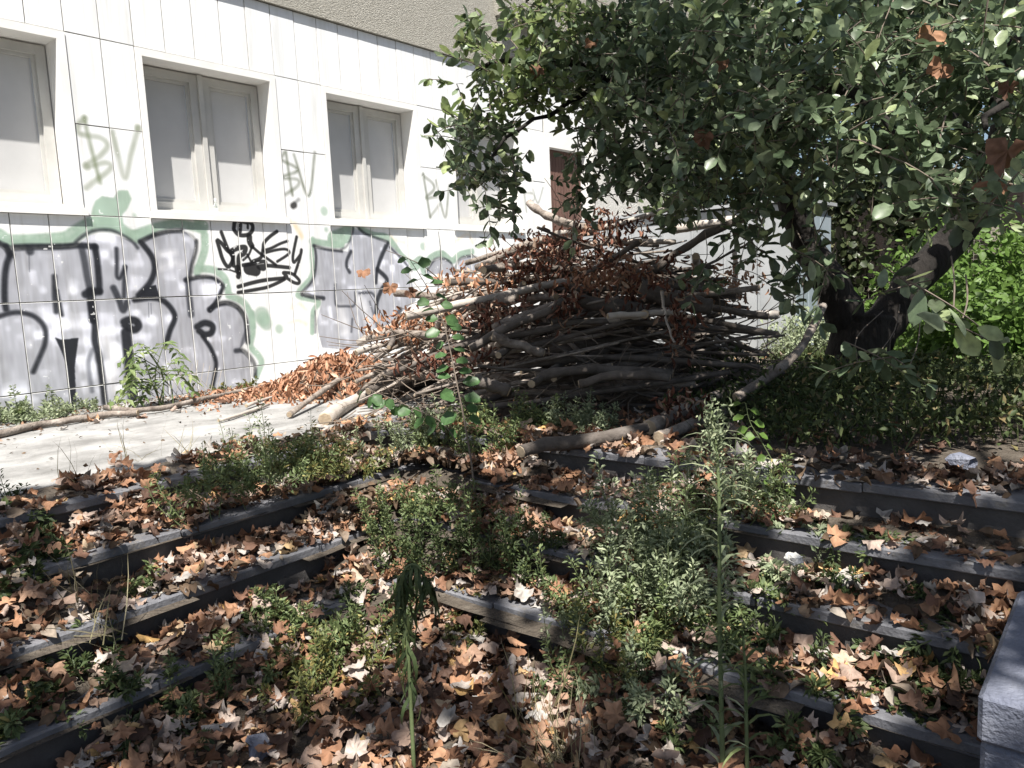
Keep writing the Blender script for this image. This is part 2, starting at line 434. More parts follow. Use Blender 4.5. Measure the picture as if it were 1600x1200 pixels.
# ------------------------------------------------------------------ graffiti paint on the wall cladding, drawn in code
WALL_Y = 6.85
GX0, GX1, GZ0, GZ1, GRES = 1.0, 9.6, -0.02, 2.5, 0.004
GW, GH = int((GX1 - GX0) / GRES), int((GZ1 - GZ0) / GRES)
def lownoise(w, h, cell, g):
    a = g.random((h // cell + 3, w // cell + 3))
    yy = np.arange(h) / cell; xx = np.arange(w) / cell
    iy = yy.astype(int); ix = xx.astype(int); fy = (yy - iy)[:, None]; fx = (xx - ix)[None]
    fy = fy * fy * (3 - 2 * fy); fx = fx * fx * (3 - 2 * fx)
    A = a[iy][:, ix]; B = a[iy][:, ix + 1]; Cc = a[iy + 1][:, ix]; D = a[iy + 1][:, ix + 1]
    return (A * (1 - fx) + B * fx) * (1 - fy) + (Cc * (1 - fx) + D * fx) * fy
def paint_wall():
    g = np.random.default_rng(3)
    rgb = np.ones((GH, GW, 3)) * .93; alpha = np.zeros((GH, GW))
    n1 = lownoise(GW, GH, 60, g); n2 = lownoise(GW, GH, 18, g); n3 = lownoise(GW, GH, 5, g)
    streak = lownoise(GW * 5, GH, 30, g)[:, ::5]
    def blend(a, col):
        nonlocal rgb, alpha
        a = np.clip(a, 0, 1)
        if np.ndim(col) == 1: col = np.asarray(col)[None, None]
        na = a + alpha * (1 - a)
        w = np.where(na > 1e-4, a / np.maximum(na, 1e-4), 0)[..., None]
        rgb = rgb * (1 - w) + col * w
        alpha = na
    def cv(pts, zm):
        x0, y0, s = zm
        P = [ony(x0 + x / s, y0 + y / s, WALL_Y) for x, y in pts]
        return np.array([((p[0] - GX0) / GRES, (p[2] - GZ0) / GRES) for p in P])
    def rad(pt, r, zm):
        x0, y0, s = zm
        a = ony(x0 + pt[0] / s, y0 + (pt[1] - r) / s, WALL_Y); b = ony(x0 + pt[0] / s, y0 + (pt[1] + r) / s, WALL_Y)
        return abs(a[2] - b[2]) / 2 / GRES
    def mask(pts, r, zm, soft=1.6, curve=True):
        P = cv(pts, zm); R = rad(pts[0], r, zm)
        if curve and len(P) > 2: P = smoothpath(np.c_[P, np.zeros(len(P))], len(P) * 7)[:, :2]
        out = np.zeros((GH, GW))
        for (ax, ay), (bx, by) in zip(P[:-1], P[1:]):
            x0, x1 = int(max(0, min(ax, bx) - R - 8)), int(min(GW, max(ax, bx) + R + 9))
            y0, y1 = int(max(0, min(ay, by) - R - 8)), int(min(GH, max(ay, by) + R + 9))
            if x1 <= x0 or y1 <= y0: continue
            X, Y = np.meshgrid(np.arange(x0, x1), np.arange(y0, y1))
            dx, dy = bx - ax, by - ay; L = dx * dx + dy * dy + 1e-6
            t = np.clip(((X - ax) * dx + (Y - ay) * dy) / L, 0, 1)
            d = np.hypot(X - ax - t * dx, Y - ay - t * dy)
            a = np.clip((R + soft - d) / (2 * soft), 0, 1)
            out[y0:y1, x0:x1] = np.maximum(out[y0:y1, x0:x1], a)
        return out
    def poly(pts, zm, soft=3):
        P = cv(pts, zm)
        x0, x1 = int(max(0, P[:, 0].min() - 8)), int(min(GW, P[:, 0].max() + 9)); y0, y1 = int(max(0, P[:, 1].min() - 8)), int(min(GH, P[:, 1].max() + 9))
        out = np.zeros((GH, GW))
        if x1 <= x0 or y1 <= y0: return out
        X, Y = np.meshgrid(np.arange(x0, x1), np.arange(y0, y1)); ins = np.zeros(X.shape, bool)
        for (ax, ay), (bx, by) in zip(P, np.roll(P, -1, 0)):
            c = ((ay > Y) != (by > Y)) & (X < (bx - ax) * (Y - ay) / (by - ay + 1e-9) + ax); ins ^= c
        m = ins.astype(float)
        for _ in range(soft):
            m = (m + np.roll(m, 1, 0) + np.roll(m, -1, 0) + np.roll(m, 1, 1) + np.roll(m, -1, 1)) / 5
        out[y0:y1, x0:x1] = m
        return out
    ZA = (0, 320, 6.667); ZB = (0, 460, 6.667); ZC = (180, 330, 6.667); ZD = (180, 460, 6.667); ZE = (450, 340, 6.667); ZT = (320, 330, 9.375)
    Z0 = (0, 0, 3.2); Z2 = (400, 0, 3.2); Z3 = (0, 320, 3.2); Z4 = (400, 320, 3.2)
    green = np.array([.60, .69, .625])[None, None] * (0.93 + .12 * n2[..., None])
    yellow = np.array([.90, .80, .62])
    # faint old squiggles
    for pts, zm, r in [([(80, 80), (110, 130), (140, 210)], ZE, 26), ([(0, 1100), (100, 1075), (190, 1110)], ZE, 18), ([(60, 880), (30, 950), (110, 900), (190, 960)], ZE, 16), ([(1060, 190), (1120, 240), (1210, 260)], ZE, 16),
                       ([(880, 100), (950, 60)], ZE, 14), ([(1130, 60), (1230, 180), (1120, 260)], (400, 0, 3.2), 10), ([(1000, 180), (1060, 150), (1080, 190)], Z4, 8), ([(120, 50), (180, 90), (230, 160)], Z4, 10)]:
        blend(mask(pts, r, zm, 5) * (.25 + .3 * n2), yellow)
    # green halo
    for pts, zm, r in [([(-120, 250), (0, 310), (120, 365), (500, 350), (680, 330), (760, 280), (900, 200), (1020, 160), (1200, 210), (1350, 300), (1440, 320), (1580, 290)], ZA, 58),
                       ([(-120, 330), (0, 380), (150, 400), (700, 390), (800, 340), (1000, 240), (1250, 270), (1420, 380)], ZA, 50),
                       ([(200, 250), (400, 180), (640, 130), (800, 160), (900, 190)], ZC, 52), ([(880, 120), (910, 160)], ZC, 66), ([(930, 250), (930, 400), (880, 560), (850, 640)], ZC, 44),
                       ([(860, 600), (1020, 615), (1130, 690), (1165, 780), (1180, 860)], ZC, 42), ([(1180, 880), (1330, 950), (1410, 1080), (1430, 1200)], ZC, 40),
                       ([(1420, 200), (1430, 400), (1410, 540), (1490, 640), (1520, 720), (1470, 860)], ZD, 36),
                       ([(255, 230), (250, 400), (250, 600), (110, 780), (130, 830), (320, 880), (260, 980), (250, 1200)], ZE, 30), ([(250, 250), (450, 280), (560, 290)], ZE, 36),
                       ([(480, 230), (560, 200), (640, 160)], ZE, 90), ([(760, 130), (900, 190), (1040, 220), (1180, 400), (1280, 480)], ZE, 42), ([(1320, 500), (1390, 460), (1430, 560)], ZE, 60),
                       ([(840, 300), (880, 260), (930, 245), (980, 280), (1020, 250), (1080, 235)], Z4, 18)]:
        blend(mask(pts, r, zm, 3) * (.86 + .14 * n3), green)
    blend(poly([(940, 140), (960, 40), (990, -40), (1060, -90), (1180, -70), (1230, -150), (1330, -150), (1370, -60), (1330, 40), (1270, 110), (1290, 260), (1100, 260), (950, 230)], ZA, 5) * .93, green)
    for c, r, zm in [((1525, 220), 90, ZD), ((1540, 260), 80, ZD), ((1395, 620), 22, Z3), ((200, 45), 20, ZC), ((840, 60), 40, ZC), ((395, 125), 24, ZE), ((1405, 300), 40, ZE), ((340, 1055), 22, Z2), ((1330, 590), 36, Z3)]:
        blend(mask([c, (c[0] + 1, c[1] + 4)], r, zm, 4) * .75, green)
    # silver fills
    fill = poly([(-160, 170), (0, 205), (40, 240), (60, 225), (380, 212), (400, 190), (450, 152), (550, 145), (640, 175), (695, 200), (760, 155), (860, 135), (930, 138), (978, 185), (958, 300), (945, 372), (1060, 360), (1115, 400), (1110, 450),
                 (1060, 510), (1120, 492), (1190, 520), (1230, 590), (1232, 680), (1200, 720), (1255, 780), (1262, 900), (600, 1040), (-160, 1100)], Z3, 2)
    fill = np.maximum(fill, poly([(290, 215), (460, 235), (480, 130), (500, 120), (560, 155), (660, 190), (760, 290), (800, 480), (700, 560), (690, 640), (480, 730), (330, 715), (300, 600), (330, 475), (240, 440), (295, 350)], Z4, 2))
    fill = np.maximum(fill, poly([(850, 345), (880, 285), (930, 268), (970, 290), (992, 330), (1020, 275), (1070, 255), (1120, 290), (1120, 360)], Z4, 2))
    tone = .60 + .22 * (n1 * .5 + n2 * .3 + streak * .35 - .3)
    light = np.clip((n1 * .55 + n2 * .45 - .60) * 4, 0, 1)
    tone = tone + .24 * light
    silver = np.stack([tone * .985, tone * .995, tone * 1.045], -1)
    blend(fill * .96, silver)
    # light worn patches inside the letters
    for pts, zm, r in [([(1100, 500), (1180, 650), (1150, 850), (1180, 1000)], ZB, 70), ([(740, 850), (800, 980), (870, 1180)], ZE, 50), ([(560, 960), (600, 1180)], ZE, 60), ([(480, 450), (620, 430)], ZC, 14), ([(470, 590), (610, 540), (690, 560)], ZC, 16), ([(960, 560), (940, 640), (1000, 690)], ZE, 34)]:
        blend(mask(pts, r, zm, 10) * (.35 + .5 * n2), np.array([.90, .90, .91]))
    # black letter strokes
    blk = np.array([.115, .125, .15])
    S = [([(-60, 380), (0, 410), (70, 450), (98, 520), (62, 640), (45, 800), (45, 1000), (60, 1090)], ZA, 27, 1), ([(60, 440), (110, 520)], ZA, 30, 1), ([(150, 447), (350, 440), (560, 440), (700, 435), (820, 425), (990, 440)], ZA, 30, 1),
         ([(985, 440), (1010, 600), (1028, 800), (1030, 900)], ZA, 30, 1), ([(1030, 905), (930, 915), (890, 935)], ZA, 36, 1), ([(850, 450), (880, 600), (905, 750), (940, 900)], ZA, 30, .75), ([(940, 900), (950, 1050), (965, 1200)], ZA, 36, 1),
         ([(790, 390), (880, 315), (1000, 270), (1150, 268), (1270, 320), (1380, 390), (1430, 450)], ZA, 17, .75), ([(1210, 460), (1215, 600), (1215, 740), (1245, 765), (1280, 700), (1300, 650)], ZA, 18, .9), ([(1300, 650), (1292, 800), (1290, 960)], ZA, 20, .85),
         ([(1180, 870), (1240, 1000), (1280, 1100), (1320, 1020)], ZA, 30, .85), ([(565, 750), (570, 950), (585, 1115)], ZA, 24, .9), ([(590, 900), (640, 1150)], ZA, 17, .95), ([(310, 470), (310, 490)], ZA, 34, .8),
         ([(-50, 245), (0, 228), (120, 195), (230, 195), (350, 230), (440, 310), (475, 400), (465, 520), (410, 660), (345, 810)], ZB, 23, .92),
         ([(945, 100), (985, 300), (985, 480), (1020, 620), (1050, 800), (1090, 1130)], ZB, 30, .97), ([(960, 580), (920, 700), (930, 850), (955, 1010)], ZB, 20, .45),
         ([(1290, 290), (1340, 270), (1410, 280), (1440, 330), (1400, 370), (1340, 350), (1300, 320)], ZB, 36, 1), ([(1310, 400), (1330, 600), (1350, 800), (1385, 1080)], ZB, 46, .98),
         ([(270, 330), (370, 460), (405, 560), (400, 650), (350, 760), (240, 880)], ZC, 27, 1), ([(255, 320), (400, 252), (540, 215), (690, 205)], ZC, 21, 1), ([(690, 205), (800, 260), (850, 330)], ZC, 13, .55), ([(845, 310), (840, 420), (800, 560), (780, 680)], ZC, 19, .95),
         ([(755, 720), (765, 850), (790, 1080)], ZC, 30, .75), ([(730, 720), (860, 690), (960, 685), (1050, 710), (1120, 780), (1100, 850), (1060, 930), (985, 1035)], ZC, 21, 1),
         ([(200, 60), (380, 40), (500, 70), (590, 160), (620, 250), (570, 380), (530, 520)], ZD, 26, 1), ([(850, 340), (930, 300), (1010, 330), (1000, 400), (930, 420), (870, 380)], ZD, 30, 1), ([(910, 440), (990, 560), (1040, 680), (1045, 780), (1010, 970)], ZD, 20, 1),
         ([(980, 160), (1070, 105), (1180, 92), (1280, 140), (1350, 240), (1370, 350), (1378, 500)], ZD, 26, 1), ([(1370, 360), (1330, 480), (1310, 570)], ZD, 15, .5), ([(1255, 590), (1330, 590), (1400, 650), (1450, 740), (1455, 850)], ZD, 22, .85),
         ([(265, 295), (400, 330), (560, 350)], ZE, 15, .9), ([(275, 300), (290, 420), (280, 560), (250, 660), (150, 780)], ZE, 13, .8), ([(145, 800), (260, 830), (370, 842)], ZE, 20, .9), ([(680, 60), (675, 150), (640, 250), (600, 310), (550, 335)], ZE, 10, .7),
         ([(690, 60), (790, 160), (900, 205), (1040, 255)], ZE, 13, .75), ([(655, 355), (615, 440), (610, 510), (640, 570)], ZE, 17, .85), ([(1040, 270), (980, 400), (930, 540), (915, 680)], ZE, 17, .9), ([(1010, 290), (950, 430), (920, 560)], ZE, 10, .7),
         ([(930, 540), (1030, 650), (970, 760), (925, 880), (915, 990)], ZE, 22, .92), ([(1060, 310), (1180, 430), (1290, 560)], ZE, 10, .7), ([(490, 700), (490, 860), (510, 920), (600, 925), (690, 915), (700, 780)], ZE, 11, .7),
         ([(740, 790), (860, 785), (900, 820)], ZE, 12, .7), ([(850, 880), (900, 1050), (935, 1190)], ZE, 10, .5), ([(670, 1060), (660, 1190)], ZE, 11, .6), ([(285, 980), (285, 1200)], ZE, 11, .7), ([(1170, 960), (1130, 1030)], ZE, 24, .7),
         ([(850, 335), (890, 278), (930, 268), (975, 292), (995, 345)], Z4, 6, .75), ([(990, 325), (1020, 272), (1070, 257), (1110, 268)], Z4, 6, .7)]
    for pts, zm, r, a in S:
        blend(mask(pts, r, zm, 11) * a * .22 * n2, blk * 1.6)
        blend(mask(pts, r * 1.12, zm, 2.8) * a * .95 * (.93 + .07 * n3), blk * (.9 + .5 * (1 - a)))
    blend(poly([(570, 450), (640, 475), (815, 455), (790, 640), (775, 760), (795, 1210), (735, 1210), (700, 760), (640, 600)], ZB, 2) * .95, blk)
    blend(poly([(330, 790), (420, 770), (460, 890), (230, 890)], ZC, 2) * .95, blk)
    for x, y, l in [(345, 90, 150), (370, 95, 110), (540, 930, 90), (300, 500, 200)]:
        blend(mask([(x, y), (x + 5, y + l)], 4, ZD if x != 300 else ZA, 1.2) * .45, blk)
    # quick marker-like tag with a round head
    tagc = np.array([.085, .085, .095])
    T = [([(240, 310), (290, 440), (340, 560), (390, 650)], 21), ([(180, 440), (215, 560), (250, 680), (300, 780), (350, 815), (400, 740), (410, 640), (330, 580), (250, 480), (190, 430)], 23), ([(400, 580), (480, 545), (590, 535), (570, 620), (500, 680), (500, 900), (490, 960)], 28),
         ([(400, 600), (410, 700), (420, 800)], 24), ([(425, 230), (450, 150), (590, 130), (690, 200), (690, 290), (620, 350), (500, 350), (430, 280), (425, 230)], 23), ([(520, 170), (515, 300)], 22), ([(560, 165), (620, 185), (628, 250)], 15),
         ([(650, 375), (655, 450), (685, 510)], 33), ([(690, 520), (640, 640), (560, 720)], 14), ([(690, 520), (780, 600), (860, 660), (960, 730), (1040, 790)], 17), ([(620, 640), (690, 770)], 14), ([(700, 740), (820, 680), (850, 560), (865, 470), (950, 375), (1055, 300)], 20),
         ([(860, 580), (980, 540), (1100, 480), (1210, 440)], 16), ([(890, 610), (1050, 570), (1180, 560), (1240, 600), (1200, 650), (1060, 740)], 16), ([(560, 795), (700, 770), (850, 740), (890, 765), (860, 850), (780, 815), (900, 800), (1060, 812), (1240, 830)], 22),
         ([(640, 850), (740, 870)], 62), ([(480, 840), (490, 880)], 38), ([(200, 850), (350, 860), (440, 890)], 11), ([(1345, 380), (1310, 550), (1290, 680), (1310, 750), (1400, 640), (1415, 570), (1390, 700), (1320, 920)], 18),
         ([(490, 1110), (700, 1050), (900, 1010), (1150, 985)], 22), ([(490, 1195), (750, 1150), (930, 1110), (1130, 1020), (1200, 960), (1150, 905), (1280, 920), (1380, 1010), (1370, 1060), (1290, 1040), (1170, 960)], 20)]
    for pts, r in T: blend(mask(pts, r * 1.45, ZT, 1.3) * .97, tagc)
    for x, l in [(490, 110), (515, 140), (640, 80), (755, 90), (1050, 60)]: blend(mask([(x, 890), (x + 3, 890 + l)], 4, ZT, 1) * .5, tagc)
    # the same two letters sprayed on every pier
    ol = np.array([.46, .50, .38])
    for pts, zm, r, a in [([(425, 590), (388, 630), (400, 670), (500, 690), (535, 730), (500, 780), (430, 832), (530, 815), (545, 850), (430, 940)], Z0, 14, .62), ([(420, 590), (460, 760), (500, 915)], Z0, 11, .75), ([(560, 660), (590, 780), (625, 890), (655, 770), (690, 640)], Z0, 13, .6), ([(690, 640), (691, 646)], Z0, 18, .7), ([(430, 830), (431, 835)], Z0, 17, .5),
                          ([(140, 765), (130, 800), (195, 835), (200, 860), (130, 888), (205, 898), (208, 930), (145, 975)], Z2, 9, .7), ([(150, 762), (165, 870), (182, 975)], Z2, 8, .8), ([(190, 775), (262, 980), (293, 765)], Z2, 8, .8),
                          ([(835, 880), (880, 915), (888, 950), (850, 990), (900, 985)], Z2, 9, .65), ([(835, 870), (870, 1085)], Z2, 8, .7), ([(900, 905), (945, 1085), (965, 930)], Z2, 8, .65), ([(870, 1085), (920, 1020)], Z2, 8, .5),
                          ([(1345, 965), (1385, 970), (1390, 1000), (1350, 1020)], Z2, 6, .5), ([(1340, 960), (1352, 1060)], Z2, 6, .5), ([(1385, 950), (1410, 1015), (1435, 940)], Z2, 6, .55)]:
        blend(mask(pts, r, zm, 3.5) * a * (.75 + .3 * n2), ol * (.8 if r < 10 else 1))
    blend(mask([(185, 1030), (192, 1026)], 17, Z2, 3) * .95, np.array([.18, .17, .17])); blend(mask([(195, 1015), (213, 998)], 9, Z2, 3) * .6, np.array([.3, .3, .3]))
    # paint chipped away in specks
    alpha *= np.where((n3 * .6 + n2 * .4) > .86, .35, 1)
    img = bpy.data.images.new('wall_paint', GW, GH, alpha=True)
    px = np.dstack([np.clip(rgb, 0, 1), alpha]).astype(np.float32)
    img.alpha_mode = 'CHANNEL_PACKED'
    img.pixels.foreach_set(px.ravel())
    img.update(); img.pack()
    return img
def panelmat():
    m, t, out = nt('painted_cladding'); N, L = t.nodes, t.links
    g = N.new('ShaderNodeNewGeometry'); sp = N.new('ShaderNodeSeparateXYZ'); L.new(g.outputs['Position'], sp.inputs[0])
    def lin(o, a, b):
        mr = N.new('ShaderNodeMapRange'); mr.clamp = False; mr.inputs[1].default_value = a; mr.inputs[2].default_value = b; L.new(o, mr.inputs[0]); return mr.outputs[0]
    cb = N.new('ShaderNodeCombineXYZ'); L.new(lin(sp.outputs[0], GX0, GX1), cb.inputs[0]); L.new(lin(sp.outputs[2], GZ0, GZ1), cb.inputs[1])
    im = N.new('ShaderNodeTexImage'); im.image = paint_wall(); im.extension = 'CLIP'; L.new(cb.outputs[0], im.inputs[0])
    oi = N.new('ShaderNodeObjectInfo')
    pr = ramp(t, [(0, (.76, .775, .785)), (.5, (.80, .81, .815)), (1, (.83, .84, .84))]); L.new(oi.outputs['Random'], pr.inputs[0])
    nz = N.new('ShaderNodeTexNoise'); nz.inputs['Scale'].default_value = 2.4; nz.inputs['Detail'].default_value = 9; nz.inputs['Roughness'].default_value = .7
    mp = N.new('ShaderNodeMapping'); mp.inputs['Scale'].default_value = (5, 1, .35); L.new(g.outputs['Position'], mp.inputs[0]); L.new(mp.outputs[0], nz.inputs['Vector'])
    dr = ramp(t, [(.28, (.84, .83, .80)), (.52, (1, 1, 1))]); L.new(nz.outputs['Fac'], dr.inputs[0])
    m1 = N.new('ShaderNodeMix'); m1.data_type = 'RGBA'; L.new(im.outputs['Alpha'], m1.inputs[0]); L.new(pr.outputs[0], m1.inputs[6]); L.new(im.outputs['Color'], m1.inputs[7])
    m2 = N.new('ShaderNodeMix'); m2.data_type = 'RGBA'; m2.blend_type = 'MULTIPLY'; m2.inputs[0].default_value = 1; L.new(m1.outputs[2], m2.inputs[6]); L.new(dr.outputs[0], m2.inputs[7])
    # small rust and dirt specks
    n2 = N.new('ShaderNodeTexNoise'); n2.inputs['Scale'].default_value = 22; n2.inputs['Detail'].default_value = 6; n2.inputs['Roughness'].default_value = .7; L.new(g.outputs['Position'], n2.inputs['Vector'])
    r2 = ramp(t, [(.70, (0, 0, 0)), (.78, (.6, .6, .6))]); L.new(n2.outputs['Fac'], r2.inputs[0])
    m3 = N.new('ShaderNodeMix'); m3.data_type = 'RGBA'; L.new(r2.outputs[0], m3.inputs[0]); L.new(m2.outputs[2], m3.inputs[6]); m3.inputs[7].default_value = (.45, .42, .37, 1)
    b = N.new('ShaderNodeBsdfPrincipled'); b.inputs['Roughness'].default_value = .55; b.inputs['Specular IOR Level'].default_value = .3
    L.new(m3.outputs[2], b.inputs['Base Color'])
    n3 = N.new('ShaderNodeTexNoise'); n3.inputs['Scale'].default_value = 3.5; L.new(g.outputs['Position'], n3.inputs['Vector'])
    bp = N.new('ShaderNodeBump'); bp.inputs['Strength'].default_value = .25; bp.inputs['Distance'].default_value = .01; L.new(n3.outputs['Fac'], bp.inputs['Height']); L.new(bp.outputs[0], b.inputs['Normal'])
    L.new(b.outputs[0], out.inputs[0])
    return m
M['panel'] = panelmat()

# ------------------------------------------------------------------ ground, terrace, steps
STEP_X = [3.22, 2.93, 2.63, 2.33]         # nosing lines of the right-hand flight
STEP_Y = [3.60, 3.28, 2.96, 2.64]         # nosing lines of the left-hand flight
RISE, SLAB = 0.16, 0.04
LOW = -0.64
def ground_z(x, y):
    x = np.asarray(x, float); y = np.asarray(y, float)
    z = np.full(np.broadcast(x, y).shape, LOW)
    for k in range(3, -1, -1):
        z = np.where((x > STEP_X[k]) | (y > STEP_Y[k]), -RISE * k, z)
    z = z + mound(x, y)
    for dx, dy, ax, lz, la, lc, h in DRIFTS:
        u, v = (x - dx, y - dy) if ax == 'x' else (y - dy, x - dx)
        e = np.exp(-(u / la) ** 2 - (v / lc) ** 2)
        z = np.where((e > .05) & (z > lz - .03), np.maximum(z, lz - .02 + (h + .02) * e), z)
    return z
# banks of soil and leaves piled against risers: x, y, run direction, level below, half length, half depth, height
DRIFTS = [(2.60, 1.42, 'y', -.48, .34, .20, .15), (2.30, 1.28, 'y', LOW, .30, .20, .16), (2.30, .62, 'y', LOW, .22, .17, .12), (2.61, .55, 'y', -.48, .20, .15, .10), (1.62, 2.60, 'x', LOW, .34, .20, .16), (2.12, 2.62, 'x', LOW, .26, .22, .17), (1.05, 2.60, 'x', LOW, .2, .15, .11),
          (2.38, 2.93, 'x', -.48, .26, .20, .15), (.78, 2.92, 'x', -.48, .26, .16, .13), (2.50, 3.25, 'x', -.32, .26, .18, .15), (.98, 3.25, 'x', -.32, .26, .18, .15), (1.62, 3.25, 'x', -.32, .18, .13, .09), (2.75, 3.57, 'x', -.16, .30, .18, .15), (1.55, 3.57, 'x', -.16, .26, .16, .13), (1.0, 3.57, 'x', -.16, .22, .15, .12),
          (3.19, 2.62, 'y', -.16, .28, .18, .15), (3.19, 1.50, 'y', -.16, .2, .15, .12), (2.90, 2.45, 'y', -.32, .26, .18, .15), (2.90, 1.62, 'y', -.32, .26, .17, .14), (2.90, .5, 'y', -.32, .24, .14, .10), (2.60, 2.3, 'y', -.48, .24, .18, .15), (2.31, 2.35, 'y', LOW, .2, .2, .13), (1.7, 2.93, 'x', -.48, .18, .13, .09)]
DRIFTS = [(*d[:6], d[6] * .72) for d in DRIFTS]
def mound(x, y):
    return .10 * np.exp(-(((x - 2.82) / .36) ** 2 + ((y - 3.0) / .42) ** 2))
def struct(name, mb, mat, parent=None):
    o = mb.build(name, mat, parent)
    if parent is None: o['kind'] = 'structure'
    return o
struct('ground', MB().add([(-60, -60, -.72), (80, -60, -.72), (80, 80, -.72), (-60, 80, -.72)], [(0, 1, 2, 3)]), M['soil'])
def sheet(name, x0, x1, y0, y1, zf, mat, n=60, g=None):
    xs = np.linspace(x0, x1, n); ys = np.linspace(y0, y1, n)
    X, Y = np.meshgrid(xs, ys); Z = zf(X, Y)
    V = np.c_[X.ravel(), Y.ravel(), Z.ravel()]
    i = np.arange(n - 1)[:, None] * n + np.arange(n - 1)[None]
    F = np.stack([i, i + 1, i + n + 1, i + n], -1).reshape(-1, 4)
    o = part(name, V, F, mat, None, None, True); o['kind'] = 'structure'; return o
_nz = lownoise(400, 400, 9, np.random.default_rng(1))
def uneven(X, Y, amp): return amp * (_nz[(np.abs(Y * 37).astype(int)) % 400, (np.abs(X * 37).astype(int)) % 400] - .5)
sheet('lower_court', -4, 2.365, -4, 2.675, lambda X, Y: LOW + uneven(X, Y, .02), M['soil'], 110)
struct('terrace', MB().box(-8, 16, 3.93, WALL_Y + .2, -.6, 0.0), M['concrete'])
struct('earth_bank', MB().box(3.52, 30, -12, 3.926, -.6, -.002), M['soil'])
# earth drifted into the inner corner of the steps
def drift(X, Y):
    base = mound(X, Y)
    d = np.clip((X - 2.15) * 3, 0, 1) * np.clip((3.28 - X) * 3, 0, 1) * np.clip((Y - 2.3) * 3, 0, 1) * np.clip((3.68 - Y) * 3, 0, 1)
    # a smooth slope laid over the corner treads
    s = np.maximum((X - 2.33) / (3.22 - 2.33), (Y - 2.64) / (3.60 - 2.64))
    z = LOW + .16 + np.clip(s, -.5, 1) * .48 + base * .6 - .045
    return z - (1 - d) * .35 + uneven(X, Y, .03)
sheet('drifted_earth', 2.1, 3.32, 2.25, 3.72, drift, M['soil'], 60)
for q, (dx, dy, ax, lz, la, lc, h) in enumerate(DRIFTS):
    sx_, sy_ = (la, lc) if ax == 'x' else (lc, la)
    X, Y = np.meshgrid(np.linspace(dx - 1.9 * sx_, dx + 1.9 * sx_, 22), np.linspace(dy - 1.9 * sy_, dy + 1.9 * sy_, 22))
    Z = lz - .03 + (h + .02) * np.exp(-((X - dx) / sx_) ** 2 - ((Y - dy) / sy_) ** 2) + uneven(X + q, Y, .018)
    i = np.arange(21)[:, None] * 22 + np.arange(21)[None]
    part('soil_bank', np.c_[X.ravel(), Y.ravel(), Z.ravel()], np.stack([i, i + 1, i + 23, i + 22], -1).reshape(-1, 4), M['soil'], None, None, True)['kind'] = 'structure'
sl = empty('steps_left', (0, 3.2, LOW)); sl['kind'] = 'structure'
sr = empty('steps_right', (2.8, 0, LOW)); sr['kind'] = 'structure'
slab_cache = {}
def slab(parent, x0, x1, y0, y1, z, name='tread_slab'):
    w, d = x1 - x0, y1 - y0
    key = (round(w, 3), round(d, 3))
    if key not in slab_cache:
        V, F = bevel_box(-w / 2, w / 2, -d / 2, d / 2, -SLAB, 0, .005)
        me = mesh_arrays('tread_slab', V, F); me.materials.append(M['stone']); slab_cache[key] = me
    o = link(name, slab_cache[key], None, parent)
    o.location = Vector(((x0 + x1) / 2, (y0 + y1) / 2, z)) - parent.location
    o.location += Vector((random.uniform(-.006, .006) if d > w else 0, random.uniform(-.006, .006) if w > d else 0, random.uniform(-.004, .004)))
    o.rotation_euler = (random.uniform(-.008, .008), random.uniform(-.006, .006), random.uniform(-.006, .006))
    return o
for k in range(4):
    z = -RISE * k; xk, yk = STEP_X[k], STEP_Y[k]
    # left flight, runs along the wall
    ext = .335
    off = [0.0, .35, .15, .5][k]
    xs = [xk + ext - .004]
    while xs[-1] > -3: xs.append(xs[-1] - (1.0 if len(xs) > 1 else 1.0 - off))
    for a, b in zip(xs[1:], xs[:-1]): slab(sl, a + .004, b, yk, yk + ext, z)
    MB().box(-3, xk + .05, yk + .028, yk + .06, z - RISE - .03, z - SLAB - .001).build('riser', M['riser'], sl)
    ys = [yk - .004]; off = [.25, .6, .1, .45][k]
    while ys[-1] > -3: ys.append(ys[-1] - (1.0 if len(ys) > 1 else 1.0 - off))
    for a, b in zip(ys[1:], ys[:-1]): slab(sr, xk, xk + ext - .006, a + .004, b, z)
    MB().box(xk + .028, xk + .06, -3, yk + .026, z - RISE - .03, z - SLAB - .001).build('riser', M['riser'], sr)
# dirt gathered at the back of every tread
gd = np.random.default_rng(8)
def dirt(parent, along, c0, z, a0, a1):
    n, m = 90, 6
    t = np.linspace(a0, a1, n); rag = np.interp(t, np.linspace(a0, a1, 46), gd.uniform(.02, .20, 46)); rag2 = np.interp(t, np.linspace(a0, a1, 30), gd.uniform(.3, 1, 30))
    V = []
    for i in range(n):
        for j in range(m):
            f = j / (m - 1); q = c0 + .04 + rag[i] + (.335 - .04 - rag[i]) * f - .005
            h = z - .004 + .034 * rag2[i] * f ** .7 + gd.normal(0, .0025) * (0 < j < m - 1)
            V.append((t[i], q, h) if along == 'x' else (q, t[i], h))
    ii = np.arange(n - 1)[:, None] * m + np.arange(m - 1)[None]
    F = np.stack([ii, ii + m, ii + m + 1, ii + 1], -1).reshape(-1, 4)
    if along == 'y': F = F[:, ::-1]
    part('dirt_strip', np.array(V), F, M['soil'], parent, None, True)
for k in range(4):
    dirt(sl, 'x', STEP_Y[k], -RISE * k, -3, STEP_X[k] + .02)
    dirt(sr, 'y', STEP_X[k], -RISE * k, -3, STEP_Y[k] - .01)
